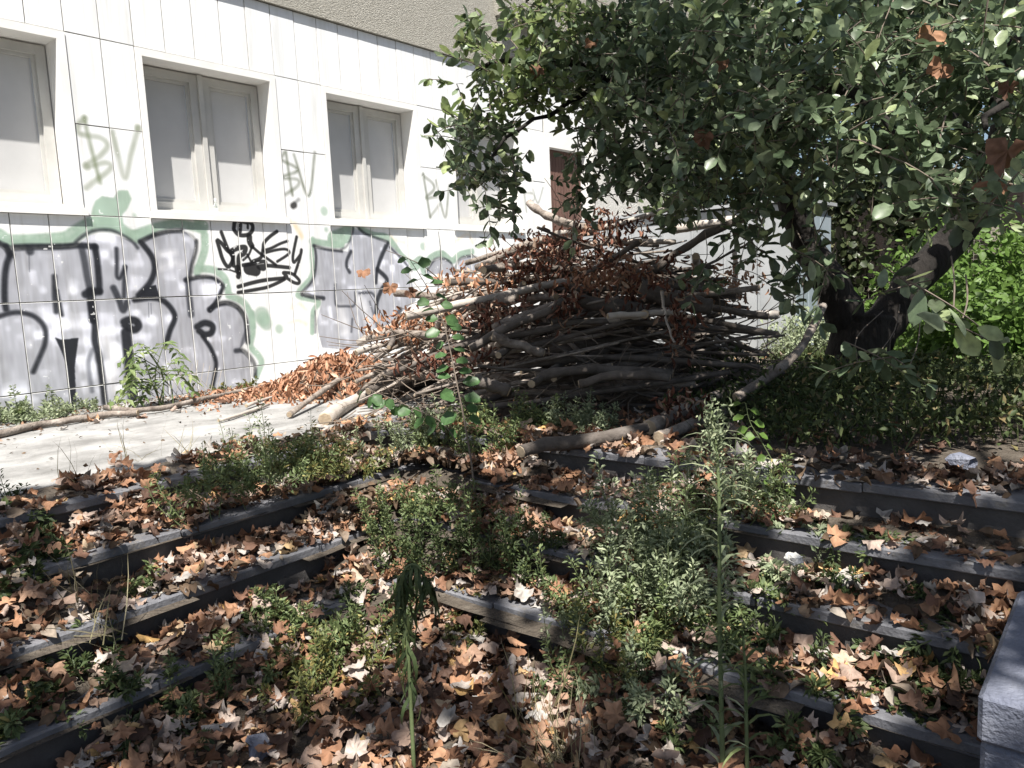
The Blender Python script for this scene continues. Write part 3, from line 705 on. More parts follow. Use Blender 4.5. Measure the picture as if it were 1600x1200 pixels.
# low cheek wall beside the right-hand steps
cw = empty('stone_cheek_wall', (2.6, 0.05, LOW))
tag(cw, 'blue-grey stone cheek wall beside the right-hand steps at the frame corner', 'wall')
V, F = bevel_box(2.10, 2.86, -.25, .268, LOW, -.335, .012); part('stone_block', V, F, M['block'], cw)
V, F = bevel_box(2.085, 2.875, -.27, .274, -.33, -.20, .012); part('coping_stone', V, F, M['block'], cw)
V, F = bevel_box(2.88, 3.9, -.27, .22, LOW, -.16, .012); part('stone_block', V, F, M['block'], cw)

# ------------------------------------------------------------------ building
bd = empty('building', (5.0, WALL_Y, 0))
tag(bd, 'long white-panelled building with grey shuttered windows and sprayed graffiti', 'building')
PW, GAP, CH, TH = 0.28, 0.007, 0.002, 0.03
pan_cache = {}
def wall_panel(xa, xb, za, zb):
    w, h = xb - xa - GAP, zb - za - GAP
    key = (round(w, 3), round(h, 3))
    if key not in pan_cache:
        a, b = w / 2, h / 2
        V = [(-a, 0, -b), (a, 0, -b), (a, 0, b), (-a, 0, b), (-a, -TH + CH, -b), (a, -TH + CH, -b), (a, -TH + CH, b), (-a, -TH + CH, b),
             (-a + CH, -TH, -b + CH), (a - CH, -TH, -b + CH), (a - CH, -TH, b - CH), (-a + CH, -TH, b - CH)]
        F = [(8, 9, 10, 11), (4, 5, 9, 8), (5, 6, 10, 9), (6, 7, 11, 10), (7, 4, 8, 11), (0, 1, 5, 4), (1, 2, 6, 5), (2, 3, 7, 6), (3, 0, 4, 7), (3, 2, 1, 0)]
        me = mesh_arrays('wall_panel', np.array(V), F, fmat=[0] + [1] * 9)
        me.materials.append(M['panel']); me.materials.append(M['edge']); pan_cache[key] = me
    o = link('wall_panel', pan_cache[key], None, bd)
    o.location = Vector(((xa + xb) / 2, WALL_Y + TH + random.uniform(-.002, .003), (za + zb) / 2)) - bd.location
    o.rotation_euler = (random.uniform(-.002, .002), 0, random.uniform(-.006, .006))
WX0 = 3.38; WP = 1.96                      # windows: 1.40 wide bays (five panels), piers of two panels
wins = [WX0 + WP * k for k in range(-2, 3)]
DOOR0, DOOR1 = 9.30, 10.42
XL, XR = -1.66, 9.30
cols = np.arange(XL, XR - .1, PW)
for x in cols:
    for za, zb in [(.0, .18), (.18, .90), (.90, 1.60)]: wall_panel(x, x + PW, za, zb)
    inwin = any(w - .01 < x < w + 1.39 for w in wins)
    wall_panel(x, x + PW, 3.06, 3.74)
    if not inwin:
        wall_panel(x, x + PW, 2.34, 3.06); wall_panel(x, x + PW, 1.60, 2.34)
mb = MB().box(XL, DOOR0, WALL_Y + TH + .004, WALL_Y + .40, -.5, 1.60).box(XL, DOOR0, WALL_Y + TH + .004, WALL_Y + .40, 3.06, 3.8)
xs = [XL] + sum([[w, w + 1.40] for w in wins], []) + [DOOR0]
for a, b in zip(xs[::2], xs[1::2]):
    if b > a + .01: mb.box(a, b, WALL_Y + TH + .004, WALL_Y + .40, 1.601, 3.059)
mb.build('wall_core', M['backing'], bd)
DEP = .22
def window(x0):
    """bay 1.40 wide: plain white surround, reveals, two panelled shutters set back"""
    xa, xb, za, zb = x0 + .055, x0 + 1.33, 1.672, 2.99
    yo, yi = WALL_Y - .012, WALL_Y + DEP + .08
    w = MB()
    w.box(x0 + .004, xa, yo, yi, 1.603, 3.055).box(xb, x0 + 1.396, yo, yi, 1.603, 3.055)
    w.box(xa, xb, yo, yi, zb, 3.055)
    wo = w.build('window', M['reveal'], bd)
    MB().box(x0 - .02, x0 + 1.42, WALL_Y - .03, WALL_Y - .0125, 1.598, za - .012).box(xa, xb, WALL_Y - .0118, yi, 1.603, za).build('sill', M['reveal'], wo)
    xm = (xa + xb) / 2
    yf = WALL_Y + DEP
    MB().box(xm - .022, xm + .022, yf - .035, yf + .02, za + .004, zb - .012).build('meeting_strip', M['shutter'], wo)
    for a, b in ((xa + .01, xm - .024), (xm + .024, xb - .012)):
        s = MB(); st = .075
        s.box(a, a + st, yf - .012, yf + .03, za + .012, zb - .016).box(b - st, b, yf - .012, yf + .03, za + .012, zb - .016)
        s.box(a + st, b - st, yf - .010, yf + .03, za + .012, za + .012 + st + .02).box(a + st, b - st, yf - .010, yf + .03, zb - .016 - st, zb - .016)
        # moulding step round the panel
        e = .03; i0, i1, j0, j1 = a + st, b - st, za + .032 + st, zb - .016 - st
        s.box(i0, i0 + e, yf + .012, yf + .032, j0, j1).box(i1 - e, i1, yf + .012, yf + .032, j0, j1).box(i0 + e, i1 - e, yf + .013, yf + .032, j0, j0 + e).box(i0 + e, i1 - e, yf + .013, yf + .032, j1 - e, j1)
        s.build('shutter', M['shutter'], wo)
        MB().box(i0 + e, i1 - e, yf + .034, yf + .045, j0 + e, j1 - e).build('shutter_panel', M['shutter_panel'], wo)
        MB().box(i0 + e - .004, i1 - e + .004, yf + .046, yf + .06, j0 + e - .004, j1 - e + .004).build('backing_board', M['backing'], wo)
    # bottom rail on the sill and weather bar
    MB().box(xa + .005, xb - .005, yf - .045, yf - .013, za + .001, za + .035).build('bottom_rail', M['shutter'], wo)
for w in wins: window(w)
# brown slatted door shutter
dr = MB().box(DOOR0, DOOR0 + .09, WALL_Y - .01, WALL_Y + .3, 0, 2.86).box(DOOR1 - .06, DOOR1, WALL_Y - .01, WALL_Y + .3, 0, 2.86).box(DOOR0, DOOR1, WALL_Y - .008, WALL_Y + .3, 2.86, 3.06).build('door_surround', M['reveal'], bd)
for i in range(13):
    x = DOOR0 + .092 + i * .074
    V, F = bevel_box(x, x + .07, WALL_Y + .10, WALL_Y + .125, .02, 2.858, .006)
    part('door_slat', V, F, M['brown'], bd)
MB().box(DOOR0 + .09, DOOR1 - .06, WALL_Y + .126, WALL_Y + .14, .01, 2.859).build('door_leaf', M['brown'], bd)
x = DOOR0
while x < DOOR1: wall_panel(x, x + PW, 3.06, 3.74); x += PW
MB().box(DOOR0, DOOR1, WALL_Y + TH + .004, WALL_Y + .4, 3.061, 3.8).build('lintel', M['backing'], bd)
MB().box(DOOR1 + .003, 15.0, WALL_Y - .10, WALL_Y + .5, -.4, 3.74).build('rough_pier', M['pebble_white'], bd)
# upper storey: pebble-dashed band, slightly overhanging
MB().box(-3, 18, WALL_Y - .035, WALL_Y + 3, 3.745, 7.4).build('upper_storey', M['pebble'], bd)
MB().box(8.25, 12.6, WALL_Y - .20, WALL_Y - .037, 4.42, 4.66).build('balcony_edge', M['pebble'], bd)
MB().box(-3, XL - .01, WALL_Y, WALL_Y + .4, -.4, 3.74).build('end_wall', M['reveal'], bd)

# ------------------------------------------------------------------ heap of cut branches
AX = np.array([.637, -.771, 0]); BX = np.array([.771, .637, 0]); PC = np.array([4.72, 3.42, 0])
def prof(u):
    return np.interp(u, [-2.0, -1.55, -1.1, -.65, -.2, .37, .75, 1.1, 1.4, 1.7, 1.9], [.06, .38, .74, .98, 1.14, 1.27, 1.26, .95, .60, .22, .06])
def cut_branch(P, r0, r1, label, mat='bark', n=10, wob=.012, sides=8, g=rng, cut=True, group='cut branches of the brush pile', name='cut_branch', knots=True):
    Q = smoothpath(P, n)
    if wob: Q[1:-1] += g.normal(0, wob, (n - 2, 3)) * np.array([1, 1, .6])
    R = np.linspace(r0, r1, n) * (1 + (g.normal(0, .09, n) if knots else 0))
    root = empty(name, Q[0] * .5 + Q[-1] * .5)
    V, F = tube(Q, R, sides, True)
    part('bark', V, F, M[mat], root, None, True)
    if cut:
        ends = [(Q[0], Q[0] - Q[1], R[0])] + ([(Q[-1], Q[-1] - Q[-2], R[-1])] if r1 > .012 else [])
        for c, d, r in ends:
            d = unit(d); a = np.cross(d, [0, 0, 1.0]); a = unit(a); b = np.cross(d, a); th = np.arange(sides) * 2 * np.pi / sides
            ring = c + d * .0015 + r * .9 * (np.cos(th)[:, None] * a + np.sin(th)[:, None] * b)
            V2 = np.vstack([ring, ring + d * .003 - (ring - c) * .08]); m = sides
            F2 = [list(range(m, 2 * m))] + [(i, (i + 1) % m, m + (i + 1) % m, m + i) for i in range(m)]
            part('cut_face', V2, F2, M['cut'], root)
    tag(root, label, 'branch', group)
    return root
def pixpath(pts): return [ond(x, y, t) for x, y, t in pts]
def terr(pts, dz=0.03): return [onz(x, y, dz) for x, y in pts]
PB = 'cut branches of the brush pile'
hand = [
    ([(508, 656, None), (560, 622, .05), (630, 596, .10), (695, 562, .16), (735, 536, .24), (800, 505, .36)], .052, .040, 'thick pale log slanting out of the pile’s left foot onto the terrace', 'bark_pale'),
    ([(452, 648, .03), (530, 592, .14), (590, 555, .24), (645, 522, .34), (668, 514, .38)], .024, .020, 'long slim branch sticking out over the orange leaf heap', 'bark'),
    ([(575, 600, .06), (640, 580, .10), (700, 560, .16)], .05, .045, 'stout short log lying just behind the thick pale log', 'bark'),
]
def zpath(pts):
    out = []
    for x, y, z in pts: out.append(onz(x, y, .035 if z is None else z))
    return out
cut_branch(zpath(hand[0][0]), .050, .038, 'thick pale log slanting from the left foot of the brush pile onto the terrace', 'bark_pale', 14, .006)
cut_branch(zpath(hand[1][0]), .023, .019, 'long slim branch sticking out across the heap of orange leaves', 'bark', 14, .006)
cut_branch(zpath(hand[2][0]), .046, .042, 'stout short log lying just behind the thick pale log', 'bark', 8, .004)
HB = [
    ([(574, 530, 5.6), (605, 522, 5.55), (640, 521, 5.5), (700, 527, 5.3)], .026, .024, 'short curved branch jutting level out of the pile above the orange leaves', 'bark'),
    ([(617, 458, 5.9), (670, 462, 5.8), (730, 468, 5.6), (806, 468, 5.5)], .030, .026, 'level branch with a round cut end pointing at the graffiti', 'bark'),
    ([(735, 476, 5.3), (790, 468, 5.25), (808, 466, 5.25)], .040, .040, 'thick sawn-off log end lying level in the middle of the lit side', 'bark'),
    ([(680, 440, 6.1), (730, 440, 6.0), (800, 436, 5.9), (860, 430, 5.9)], .030, .026, 'straight level branch below the two upper rising branches', 'bark'),
    ([(728, 411, 6.2), (780, 396, 6.1), (835, 382, 6.0), (900, 372, 5.9)], .020, .028, 'slim branch rising to the right at the pile’s upper left', 'bark'),
    ([(745, 420, 6.0), (800, 392, 5.9), (860, 372, 5.9), (930, 362, 5.9)], .032, .028, 'thicker branch rising just under the slim upper left branch', 'bark'),
    ([(712, 458, 5.7), (760, 425, 5.7), (820, 400, 5.7), (880, 388, 5.7)], .026, .022, 'pale curved branch arching up to the right on the sunlit side', 'bark_pale'),
    ([(826, 316, 5.9), (845, 332, 5.85), (875, 346, 5.8), (915, 356, 5.7)], .030, .034, 'stub pointing up to the left in front of the brown door', 'bark'),
    ([(868, 366, 5.8), (950, 354, 5.7), (1020, 334, 5.6), (1100, 306, 5.5)], .026, .018, 'long pale branch along the very top of the pile', 'bark_pale'),
    ([(1010, 430, 5.2), (1075, 384, 5.2), (1120, 358, 5.2), (1190, 330, 5.2)], .030, .024, 'dark branch slanting up in front of the grey sheet-metal shed', 'bark_dark'),
    ([(1054, 358, 6.4), (1100, 350, 6.4), (1165, 342, 6.4)], .040, .036, 'whitish log end lying level before the grey shed', 'bark_pale'),
    ([(1170, 492, 5.7), (1216, 492, 5.7)], .034, .034, 'short whitish stub at the right end of the pile', 'bark_pale'),
    ([(1286, 478, 5.2), (1264, 524, 4.9), (1236, 562, 4.7), (1195, 594, 4.6), (1150, 622, 4.5)], .026, .034, 'grey limb leaning from the tree down to the pile’s right foot', 'bark'),
    ([(770, 512, 5.0), (830, 490, 5.0), (870, 476, 5.0)], .030, .030, 'forked grey branch catching the sun at the shade’s edge', 'bark'),
    ([(735, 545, 4.9), (790, 512, 4.9), (850, 490, 4.9), (880, 470, 4.9)], .030, .026, 'dark branch running up from the thick pale log', 'bark_dark'),
    ([(770, 525, 4.9), (800, 536, 4.9), (850, 552, 4.9)], .034, .03, 'dark log with a sunlit stump end in mid pile', 'bark'),
    ([(740, 592, 4.5), (770, 603, 4.5), (795, 612, 4.5)], .036, .034, 'short fat log ending in a cut face above the weeds', 'bark_dark'),
    ([(838, 590, 4.7), (880, 580, 4.7), (950, 578, 4.7), (1050, 584, 4.7)], .032, .028, 'dark log lying low across the shaded front', 'bark_dark'),
    ([(905, 600, 4.5), (960, 586, 4.5), (1045, 590, 4.5)], .026, .028, 'curved dark log at the bottom of the shaded front', 'bark_dark'),
    ([(900, 470, 5.0), (960, 478, 5.0), (1010, 486, 5.0)], .05, .042, 'blackish log in the deep shade of the pile’s heart', 'bark_dark'),
    ([(1000, 450, 5.0), (1060, 470, 5.0), (1110, 480, 5.0)], .06, .05, 'thick dark log near the top right of the shaded side', 'bark_dark'),
    ([(950, 494, 4.8), (1000, 490, 4.8), (1070, 488, 4.8)], .02, .018, 'thin pale branch lying level across the dark middle', 'bark_pale'),
    ([(1034, 455, 4.6), (1040, 490, 4.6), (1054, 535, 4.55)], .009, .007, 'thin pale stick standing upright against the dark pile', 'bark_pale'),
    ([(1075, 430, 5.6), (1140, 395, 5.6), (1200, 360, 5.5)], .012, .008, 'thin bare branch crossing before the grey shed', 'bark_dark'),
    ([(1148, 390, 5.8), (1150, 430, 5.8), (1146, 470, 5.7)], .022, .020, 'whitish upright stick at the pile’s upper right', 'bark_pale'),
]
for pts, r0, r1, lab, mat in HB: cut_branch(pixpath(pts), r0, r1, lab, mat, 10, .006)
# branches lying on the step edge in front
cut_branch(zpath([(814, 706, .04), (852, 694, .05), (945, 684, .05), (1010, 668, .07)]), .034, .04, 'dark branch end overhanging the top right-hand step', 'bark_dark', 10, .004)
cut_branch(zpath([(1015, 668, .05), (1070, 640, .08), (1130, 616, .12), (1220, 574, .2)]), .05, .042, 'thick grey branch lying along the pile’s right foot', 'bark', 10, .004)
cut_branch(zpath([(1030, 684, .04), (1080, 662, .05), (1130, 644, .06)]), .034, .03, 'grey branch parallel to the thick one near the top right-hand step', 'bark', 8, .004)
# long poles on the terrace by the wall
cut_branch(terr([(-60, 690), (0, 678), (60, 664), (110, 657), (165, 648), (215, 645)], .03), .028, .024, 'long grey pole lying on the terrace at the far left', 'bark', 14, .004)
cut_branch(terr([(165, 637), (215, 641), (260, 636), (340, 618), (440, 597)], .035), .024, .018, 'long thin pole lying along the wall beside the pinnate plant', 'bark', 14, .004)
cut_branch(terr([(385, 634), (420, 622), (446, 614)], .03), .014, .012, 'short pale stick on the terrace beside the orange leaves', 'bark_pale', 6, .003)
cut_branch(terr([(342, 657), (368, 650), (420, 632)], .02), .014, .012, 'pale stick lying nearest the bare concrete', 'bark_pale', 6, .003)
cut_branch(terr([(590, 668), (620, 661), (660, 652)], .02), .012, .01, 'thin stick on the concrete right of the thick pale log', 'bark_dark', 6, .003)
# the body of the heap
g = np.random.default_rng(21)
for i in range(265):
    u = g.uniform(-1.35, 1.7); v = g.uniform(-.85, .85)
    if u < -.45 and v < -.3: v = -v
    h = prof(u) * max(.05, 1 - (v / 1.0) ** 2)
    fz = g.random() ** .75
    z = .03 + fz * h * .93
    L = g.uniform(.8, 2.3) * (1 if abs(u) < 1.0 else .75)
    slope = np.interp(u, [-1.8, -.6, .2, 1.0, 1.8], [.42, .30, .06, -.10, -.28]) * (.25 + .75 * fz) + g.normal(0, .16)
    az = g.normal(0, .3) if g.random() < .7 else g.normal(0, .8)
    d = AX * math.cos(az) + BX * math.sin(az) + np.array([0, 0, slope]); d = unit(d)
    c = PC + AX * u + BX * v + np.array([0, 0, z])
    p0, p1 = c - d * L / 2, c + d * L / 2
    for p in (p0, p1):
        uu = (p - PC) @ AX; over = uu - np.clip(uu, -1.5, 1.45 - .25 * g.random()); p -= AX * over; uu -= over; p[2] = min(max(p[2], .03), prof(np.clip(uu, -1.9, 1.95)) * 1.02 + .06)
    bow = g.normal(0, .03) * L
    mid = (p0 + p1) / 2 + np.array([0, 0, bow]) + BX * g.normal(0, .03) * L
    mid[2] = max(mid[2], .03)
    r = .008 + .026 * g.random() ** 2.0
    if fz < .45: r *= 1.2
    thick = 'Thick' if r > .034 else ('Slim' if r < .02 else 'Medium-thick')
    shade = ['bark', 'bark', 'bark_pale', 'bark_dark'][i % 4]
    if u > -.1 and fz < .8 and i % 5: shade = 'bark_dark'  # shade painted in: darker bark right of the middle, below the top
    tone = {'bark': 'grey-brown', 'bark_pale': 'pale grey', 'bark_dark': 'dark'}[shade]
    ln = 'long' if L > 1.6 else ('short' if L < 1.1 else 'mid-length')
    where = 'left sunlit end' if u < -.6 else ('middle' if u < .55 else 'right-hand end')
    lay = 'top' if fz > .75 else ('bottom' if fz < .3 else 'mid-height')
    fr = 'front' if v < 0 else 'rear'
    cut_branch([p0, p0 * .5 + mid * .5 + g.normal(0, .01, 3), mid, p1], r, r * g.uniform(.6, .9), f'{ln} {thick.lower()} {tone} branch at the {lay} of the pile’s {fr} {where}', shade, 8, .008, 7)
# fine twigs sticking through the heap
tw = MB()
for i in range(420):
    u = g.uniform(-1.5, 1.5); v = g.uniform(-.9, .5); h = prof(u) * (1 - (v / 1.05) ** 2)
    c = PC + AX * u + BX * v + np.array([0, 0, g.uniform(.1, 1.05) * h])
    d = unit(AX * g.normal(0, 1) + BX * g.normal(-.3, .5) + np.array([0, 0, g.normal(.1, .5)]))
    L = g.uniform(.2, .6)
    Q = smoothpath([c, c + d * L * .5 + g.normal(0, .03, 3), c + d * L + g.normal(0, .05, 3)], 5)
    Q[:, 2] = np.maximum(Q[:, 2], .02)
    tw.tube(Q, np.linspace(.005, .002, 5), 4, False)
tag(tw.build('brushwood_twigs', M['twig']), 'fine bare twigs poking through the brush pile', 'twigs', None, 'stuff')
# withered leaves still hanging in the heap
def dead_cluster(c, rx, rz, n, label, mat='dead', size=.05, g=g, hang=.7, squash=1.0):
    lv = Leaves()
    off = g.normal(0, .5, (n, 3)); off = off / np.maximum(1, np.linalg.norm(off, axis=1))[:, None]
    T = np.asarray(c) + off[:, :1] * rx * AX + off[:, 1:2] * rx * .6 * squash * BX + off[:, 2:] * rz * np.array([0, 0, 1.0])
    T[:, 2] = np.maximum(T[:, 2], .02)
    D = unit(g.normal(0, .5, (n, 3)) + np.array([0, 0, -hang])); Nn = rand_dirs(n, g)
    lv.add(leaf_ovate(.42, .5, .45), frames(D, Nn), T, g.uniform(.6, 1.3, n) * size, g.random(n))
    # the sticks they hang on
    o = lv.build('withered_leaves', M[mat])
    tag(o, label, 'dead leaves', None, 'stuff')
    return o
DL = [((870, 380), 5.6, .5, .14, 190, "red-brown leaf tangle along the pile’s sunny crest", "dead"), ((760, 440), 5.6, .45, .14, 220, "orange leaf bits between the level left branches", "dead_orange"), ((1000, 440), 4.9, .5, .22, 230, "dark withered leaves in the shaded heart of the pile", "dead"),
      ((835, 415), 5.4, .28, .22, 260, 'dark red withered leaves on the sunny upper left of the pile', 'dead'),
      ((960, 352), 5.6, .35, .14, 170, 'red-brown withered leaves along the top of the brush pile', 'dead'),
      ((945, 430), 5.2, .34, .16, 240, 'light-flecked withered leaves below the top of the pile', 'dead_orange'),
      ((775, 490), 5.1, .3, .1, 180, 'withered leaves wedged under the thick sawn-off log', 'dead'),
      ((880, 478), 4.9, .12, .16, 70, 'hanging withered leaf tuft at the pile’s middle', 'dead'),
      ((1062, 500), 4.6, .13, .25, 120, 'hanging brown leaf tuft on the shaded right side', 'dead'),
      ((1150, 440), 5.6, .25, .2, 130, 'pale withered leaves before the shed at the upper right', 'dead_orange'),
      ((1065, 630), 4.3, .18, .1, 90, 'dark red withered leaves low at the pile’s right foot', 'dead'),
      ((650, 505), 5.6, .4, .14, 320, 'bright withered leaves spilling from the pile’s left end', 'dead_orange'),
      ((700, 560), 5.0, .4, .1, 160, 'withered leaves caught among the lower left logs', 'dead'),
      ((900, 400), 5.5, .4, .2, 200, 'brown leaf tangle just right of the reddest leaves', 'dead')]
for (px, py), t, rx, rz, n, lab, mat in DL: dead_cluster(ond(px, py, t), rx, rz, n, lab, mat)
# the heap of orange leaves against the wall
lv = Leaves(); n = 3000
uu = g.uniform(0, 1, n) ** .8; base = np.array([onz(x, 640, 0) for x in (400, 600)])
cx = g.normal(0, .52, n); cy = g.normal(0, .33, n)
hc = (onz(490, 622, 0) + onz(545, 600, 0)) / 2
T = hc + cx[:, None] * AX + cy[:, None] * BX
hh = .34 * np.exp(-((cx - .1) / .56) ** 2 - (cy / .40) ** 2)
T[:, 2] = np.maximum(.015, hh * g.uniform(.55, 1.05, n) + .02)
D = unit(g.normal(0, .45, (n, 3)) + np.array([-.25, -.3, -.75])); lv.add(leaf_ovate(.34, .45, .35), frames(D, unit(g.normal(0, .6, (n, 3)) + np.array([-.5, -.6, .4]))), T, g.uniform(.05, .10, n), g.random(n))
tag(lv.build('orange_leaf_heap', M['dead_orange']), 'heap of bright orange dry leaves between the wall and the pile', 'leaf heap', None, 'stuff')
mbh = []
X, Y = np.meshgrid(np.linspace(-.9, .9, 24), np.linspace(-.7, .7, 20))
Z = .30 * np.exp(-((X - .1) / .56) ** 2 - (Y / .40) ** 2) - .035
V = hc + X.ravel()[:, None] * AX + Y.ravel()[:, None] * BX; V[:, 2] = Z.ravel()
i = np.arange(19)[:, None] * 24 + np.arange(23)[None]
part('leaf_mulch', V, np.stack([i, i + 1, i + 25, i + 24], -1).reshape(-1, 4), M['soil'], None, None, True)['kind'] = 'structure'

# ------------------------------------------------------------------ the tree over the pile
TB = onz(1335, 606, 0); TB[2] = 0
tree = empty('broadleaf_tree', TB)
tag(tree, 'spreading evergreen tree with a dark forked trunk overhanging the pile', 'tree')
g = np.random.default_rng(31)
def tb(px, py, t=5.85): return ond(px, py, t)
def limb(name, pts, r0, r1, n=16, sides=10, parent=tree, mat='trunk', wob=.012):
    Q = smoothpath(pts, n); Q[1:-1] += g.normal(0, wob, (n - 2, 3))
    R = np.linspace(r0, r1, n) * (1 + g.normal(0, .05, n))
    V, F = tube(Q, R, sides, True); return part(name, V, F, M[mat], parent, None, True)
R0 = np.array([.30, .235, .215, .22, .21])
Q = smoothpath([TB + [0, 0, -.15], tb(1337, 575), tb(1342, 540), tb(1350, 512), tb(1352, 495)], 12)
V, F = tube(Q, np.interp(np.linspace(0, 4, 12), range(5), R0) * (1 + g.normal(0, .03, 12)), 14)
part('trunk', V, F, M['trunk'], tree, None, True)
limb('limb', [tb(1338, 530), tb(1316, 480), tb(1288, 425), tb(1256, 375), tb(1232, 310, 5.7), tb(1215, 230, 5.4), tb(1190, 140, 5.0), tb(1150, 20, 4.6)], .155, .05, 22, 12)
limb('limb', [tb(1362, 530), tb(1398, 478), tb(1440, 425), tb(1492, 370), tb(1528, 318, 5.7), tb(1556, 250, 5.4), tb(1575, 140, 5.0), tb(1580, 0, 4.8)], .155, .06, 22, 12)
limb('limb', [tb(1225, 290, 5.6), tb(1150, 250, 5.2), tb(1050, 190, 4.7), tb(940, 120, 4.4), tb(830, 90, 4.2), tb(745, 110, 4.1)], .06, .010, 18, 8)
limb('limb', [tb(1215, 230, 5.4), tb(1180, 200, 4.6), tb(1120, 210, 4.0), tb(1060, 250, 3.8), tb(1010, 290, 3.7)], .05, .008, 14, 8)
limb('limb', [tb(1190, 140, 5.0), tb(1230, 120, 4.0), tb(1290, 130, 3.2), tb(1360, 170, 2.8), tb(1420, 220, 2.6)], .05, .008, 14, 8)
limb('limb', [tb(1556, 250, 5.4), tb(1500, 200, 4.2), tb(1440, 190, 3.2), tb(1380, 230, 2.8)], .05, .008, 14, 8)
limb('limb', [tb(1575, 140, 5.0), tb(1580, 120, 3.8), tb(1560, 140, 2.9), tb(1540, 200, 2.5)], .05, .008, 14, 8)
limb('limb', [tb(940, 120, 4.4), tb(880, 170, 4.2), tb(800, 210, 4.0), tb(750, 280, 3.95)], .018, .005, 12, 6)
limb('limb', [tb(1050, 190, 4.7), tb(960, 220, 4.4), tb(930, 280, 4.3)], .016, .005, 10, 6)
limb('limb', [tb(1050, 190, 4.7), tb(1000, 60, 4.3), tb(900, 20, 4.3)], .025, .006, 10, 6)
# sprays: a thin twig with leaves set along it and a rosette at its tip
SP = []          # position, direction, size class
def sprays(px, py, rx, ry, t, dt, n, sag=.1):
    k = 0; n = int(n * (.62 if t > 4.35 else .80))
    while k < n:
        o = g.uniform(-1, 1, 3)
        if (o ** 2).sum() > 1: continue
        k += 1
        SP.append((ond(px + o[0] * rx, py + o[1] * ry, t + o[2] * dt), unit(g.normal(0, .8, 3) + np.array([-.25, -.3, -sag])), g.uniform(.75, 1.2)))
for a in [(742, 75, 50, 45, 4.1, .25, 14), (716, 195, 32, 60, 4.0, .25, 14), (770, 165, 55, 60, 4.1, .3, 30), (800, 80, 70, 70, 4.2, .35, 36), (762, 258, 60, 50, 4.0, .3, 28), (790, 320, 40, 22, 3.9, .2, 5),
          (870, 40, 90, 60, 4.2, .4, 44), (890, 120, 80, 55, 4.3, .4, 44), (960, 80, 90, 90, 4.1, .5, 66), (930, 215, 42, 70, 4.3, .3, 26), (905, 290, 34, 36, 4.3, .2, 9), (1000, 190, 80, 80, 4.0, .5, 60),
          (1050, 70, 90, 90, 3.9, .5, 60), (1000, 280, 55, 36, 4.0, .3, 20), (1100, 180, 90, 80, 3.6, .5, 60), (1110, 285, 70, 42, 3.6, .35, 26), (1170, 70, 100, 90, 3.4, .5, 60), (1210, 190, 90, 80, 3.2, .5, 50),
          (1290, 60, 100, 90, 3.2, .5, 52), (1320, 190, 90, 80, 2.9, .45, 42), (1410, 70, 110, 100, 3.0, .5, 52), (1440, 210, 90, 70, 2.8, .4, 34), (1540, 60, 100, 100, 2.8, .45, 46), (1560, 190, 70, 90, 2.8, .4, 26),
          (1205, 295, 60, 40, 3.4, .3, 18), (1330, 262, 70, 30, 3.4, .35, 14), (1450, 270, 60, 26, 3.2, .3, 8), (1090, 425, 26, 16, 4.0, .1, 3), (1165, 385, 26, 24, 3.6, .1, 4), (1275, 400, 22, 26, 3.4, .1, 4), (1240, 450, 36, 30, 3.5, .1, 4),
          (1480, 300, 90, 40, 2.7, .3, 16), (1560, 300, 50, 50, 2.5, .25, 12), (1180, 335, 50, 24, 3.7, .2, 8), (1050, 325, 50, 20, 3.9, .2, 8),
          # deeper layer
          (960, 100, 110, 110, 5.2, .5, 60), (1100, 120, 130, 120, 5.2, .6, 90), (1250, 130, 140, 130, 4.8, .6, 90), (1400, 130, 140, 130, 4.6, .6, 90), (1540, 130, 120, 130, 4.4, .6, 70), (1190, 270, 90, 50, 5.0, .4, 34), (1400, 260, 150, 40, 5.0, .5, 24),
          (1000, -60, 300, 60, 4.4, .6, 90), (1400, -70, 300, 60, 3.6, .6, 90), (1680, 120, 60, 200, 3.2, .5, 60), (820, -40, 90, 40, 4.3, .4, 20)]:
    sprays(*a)
LP, LD, LN, LS, LI = [], [], [], [], []
twm = MB()
def spray(p, d, s, nl=11, size=.070, tw_r=.0022):
    L = .20 * s
    q = smoothpath([p - d * L * .6, p, p + d * L * .5 + np.array([0, 0, -.02])], 5)
    twm.tube(q, np.linspace(tw_r * 1.4, tw_r * .7, 5), 4, False)
    for j in range(nl):
        f = j / (nl - 1); c = q[0] + (q[-1] - q[0]) * min(1, f * 1.15)
        az = j * 2.4 + g.normal(0, .4)
        a = unit(np.cross(d, [0.3, .2, 1.0])); b = np.cross(d, a)
        out = math.cos(az) * a + math.sin(az) * b
        dd = unit(out * (1.0 if f < .8 else .7) + d * (.55 + .5 * f) + g.normal(0, .18, 3) + np.array([0, 0, -.10]))
        nn = unit(np.array([0, 0, 1.0]) + g.normal(0, .45, 3) + out * .1)
        LP.append(c); LD.append(dd); LN.append(nn); LS.append(size * s * g.uniform(.65, 1.2)); LI.append(g.integers(0, 4))
for p, d, s in SP: spray(p, d, s)
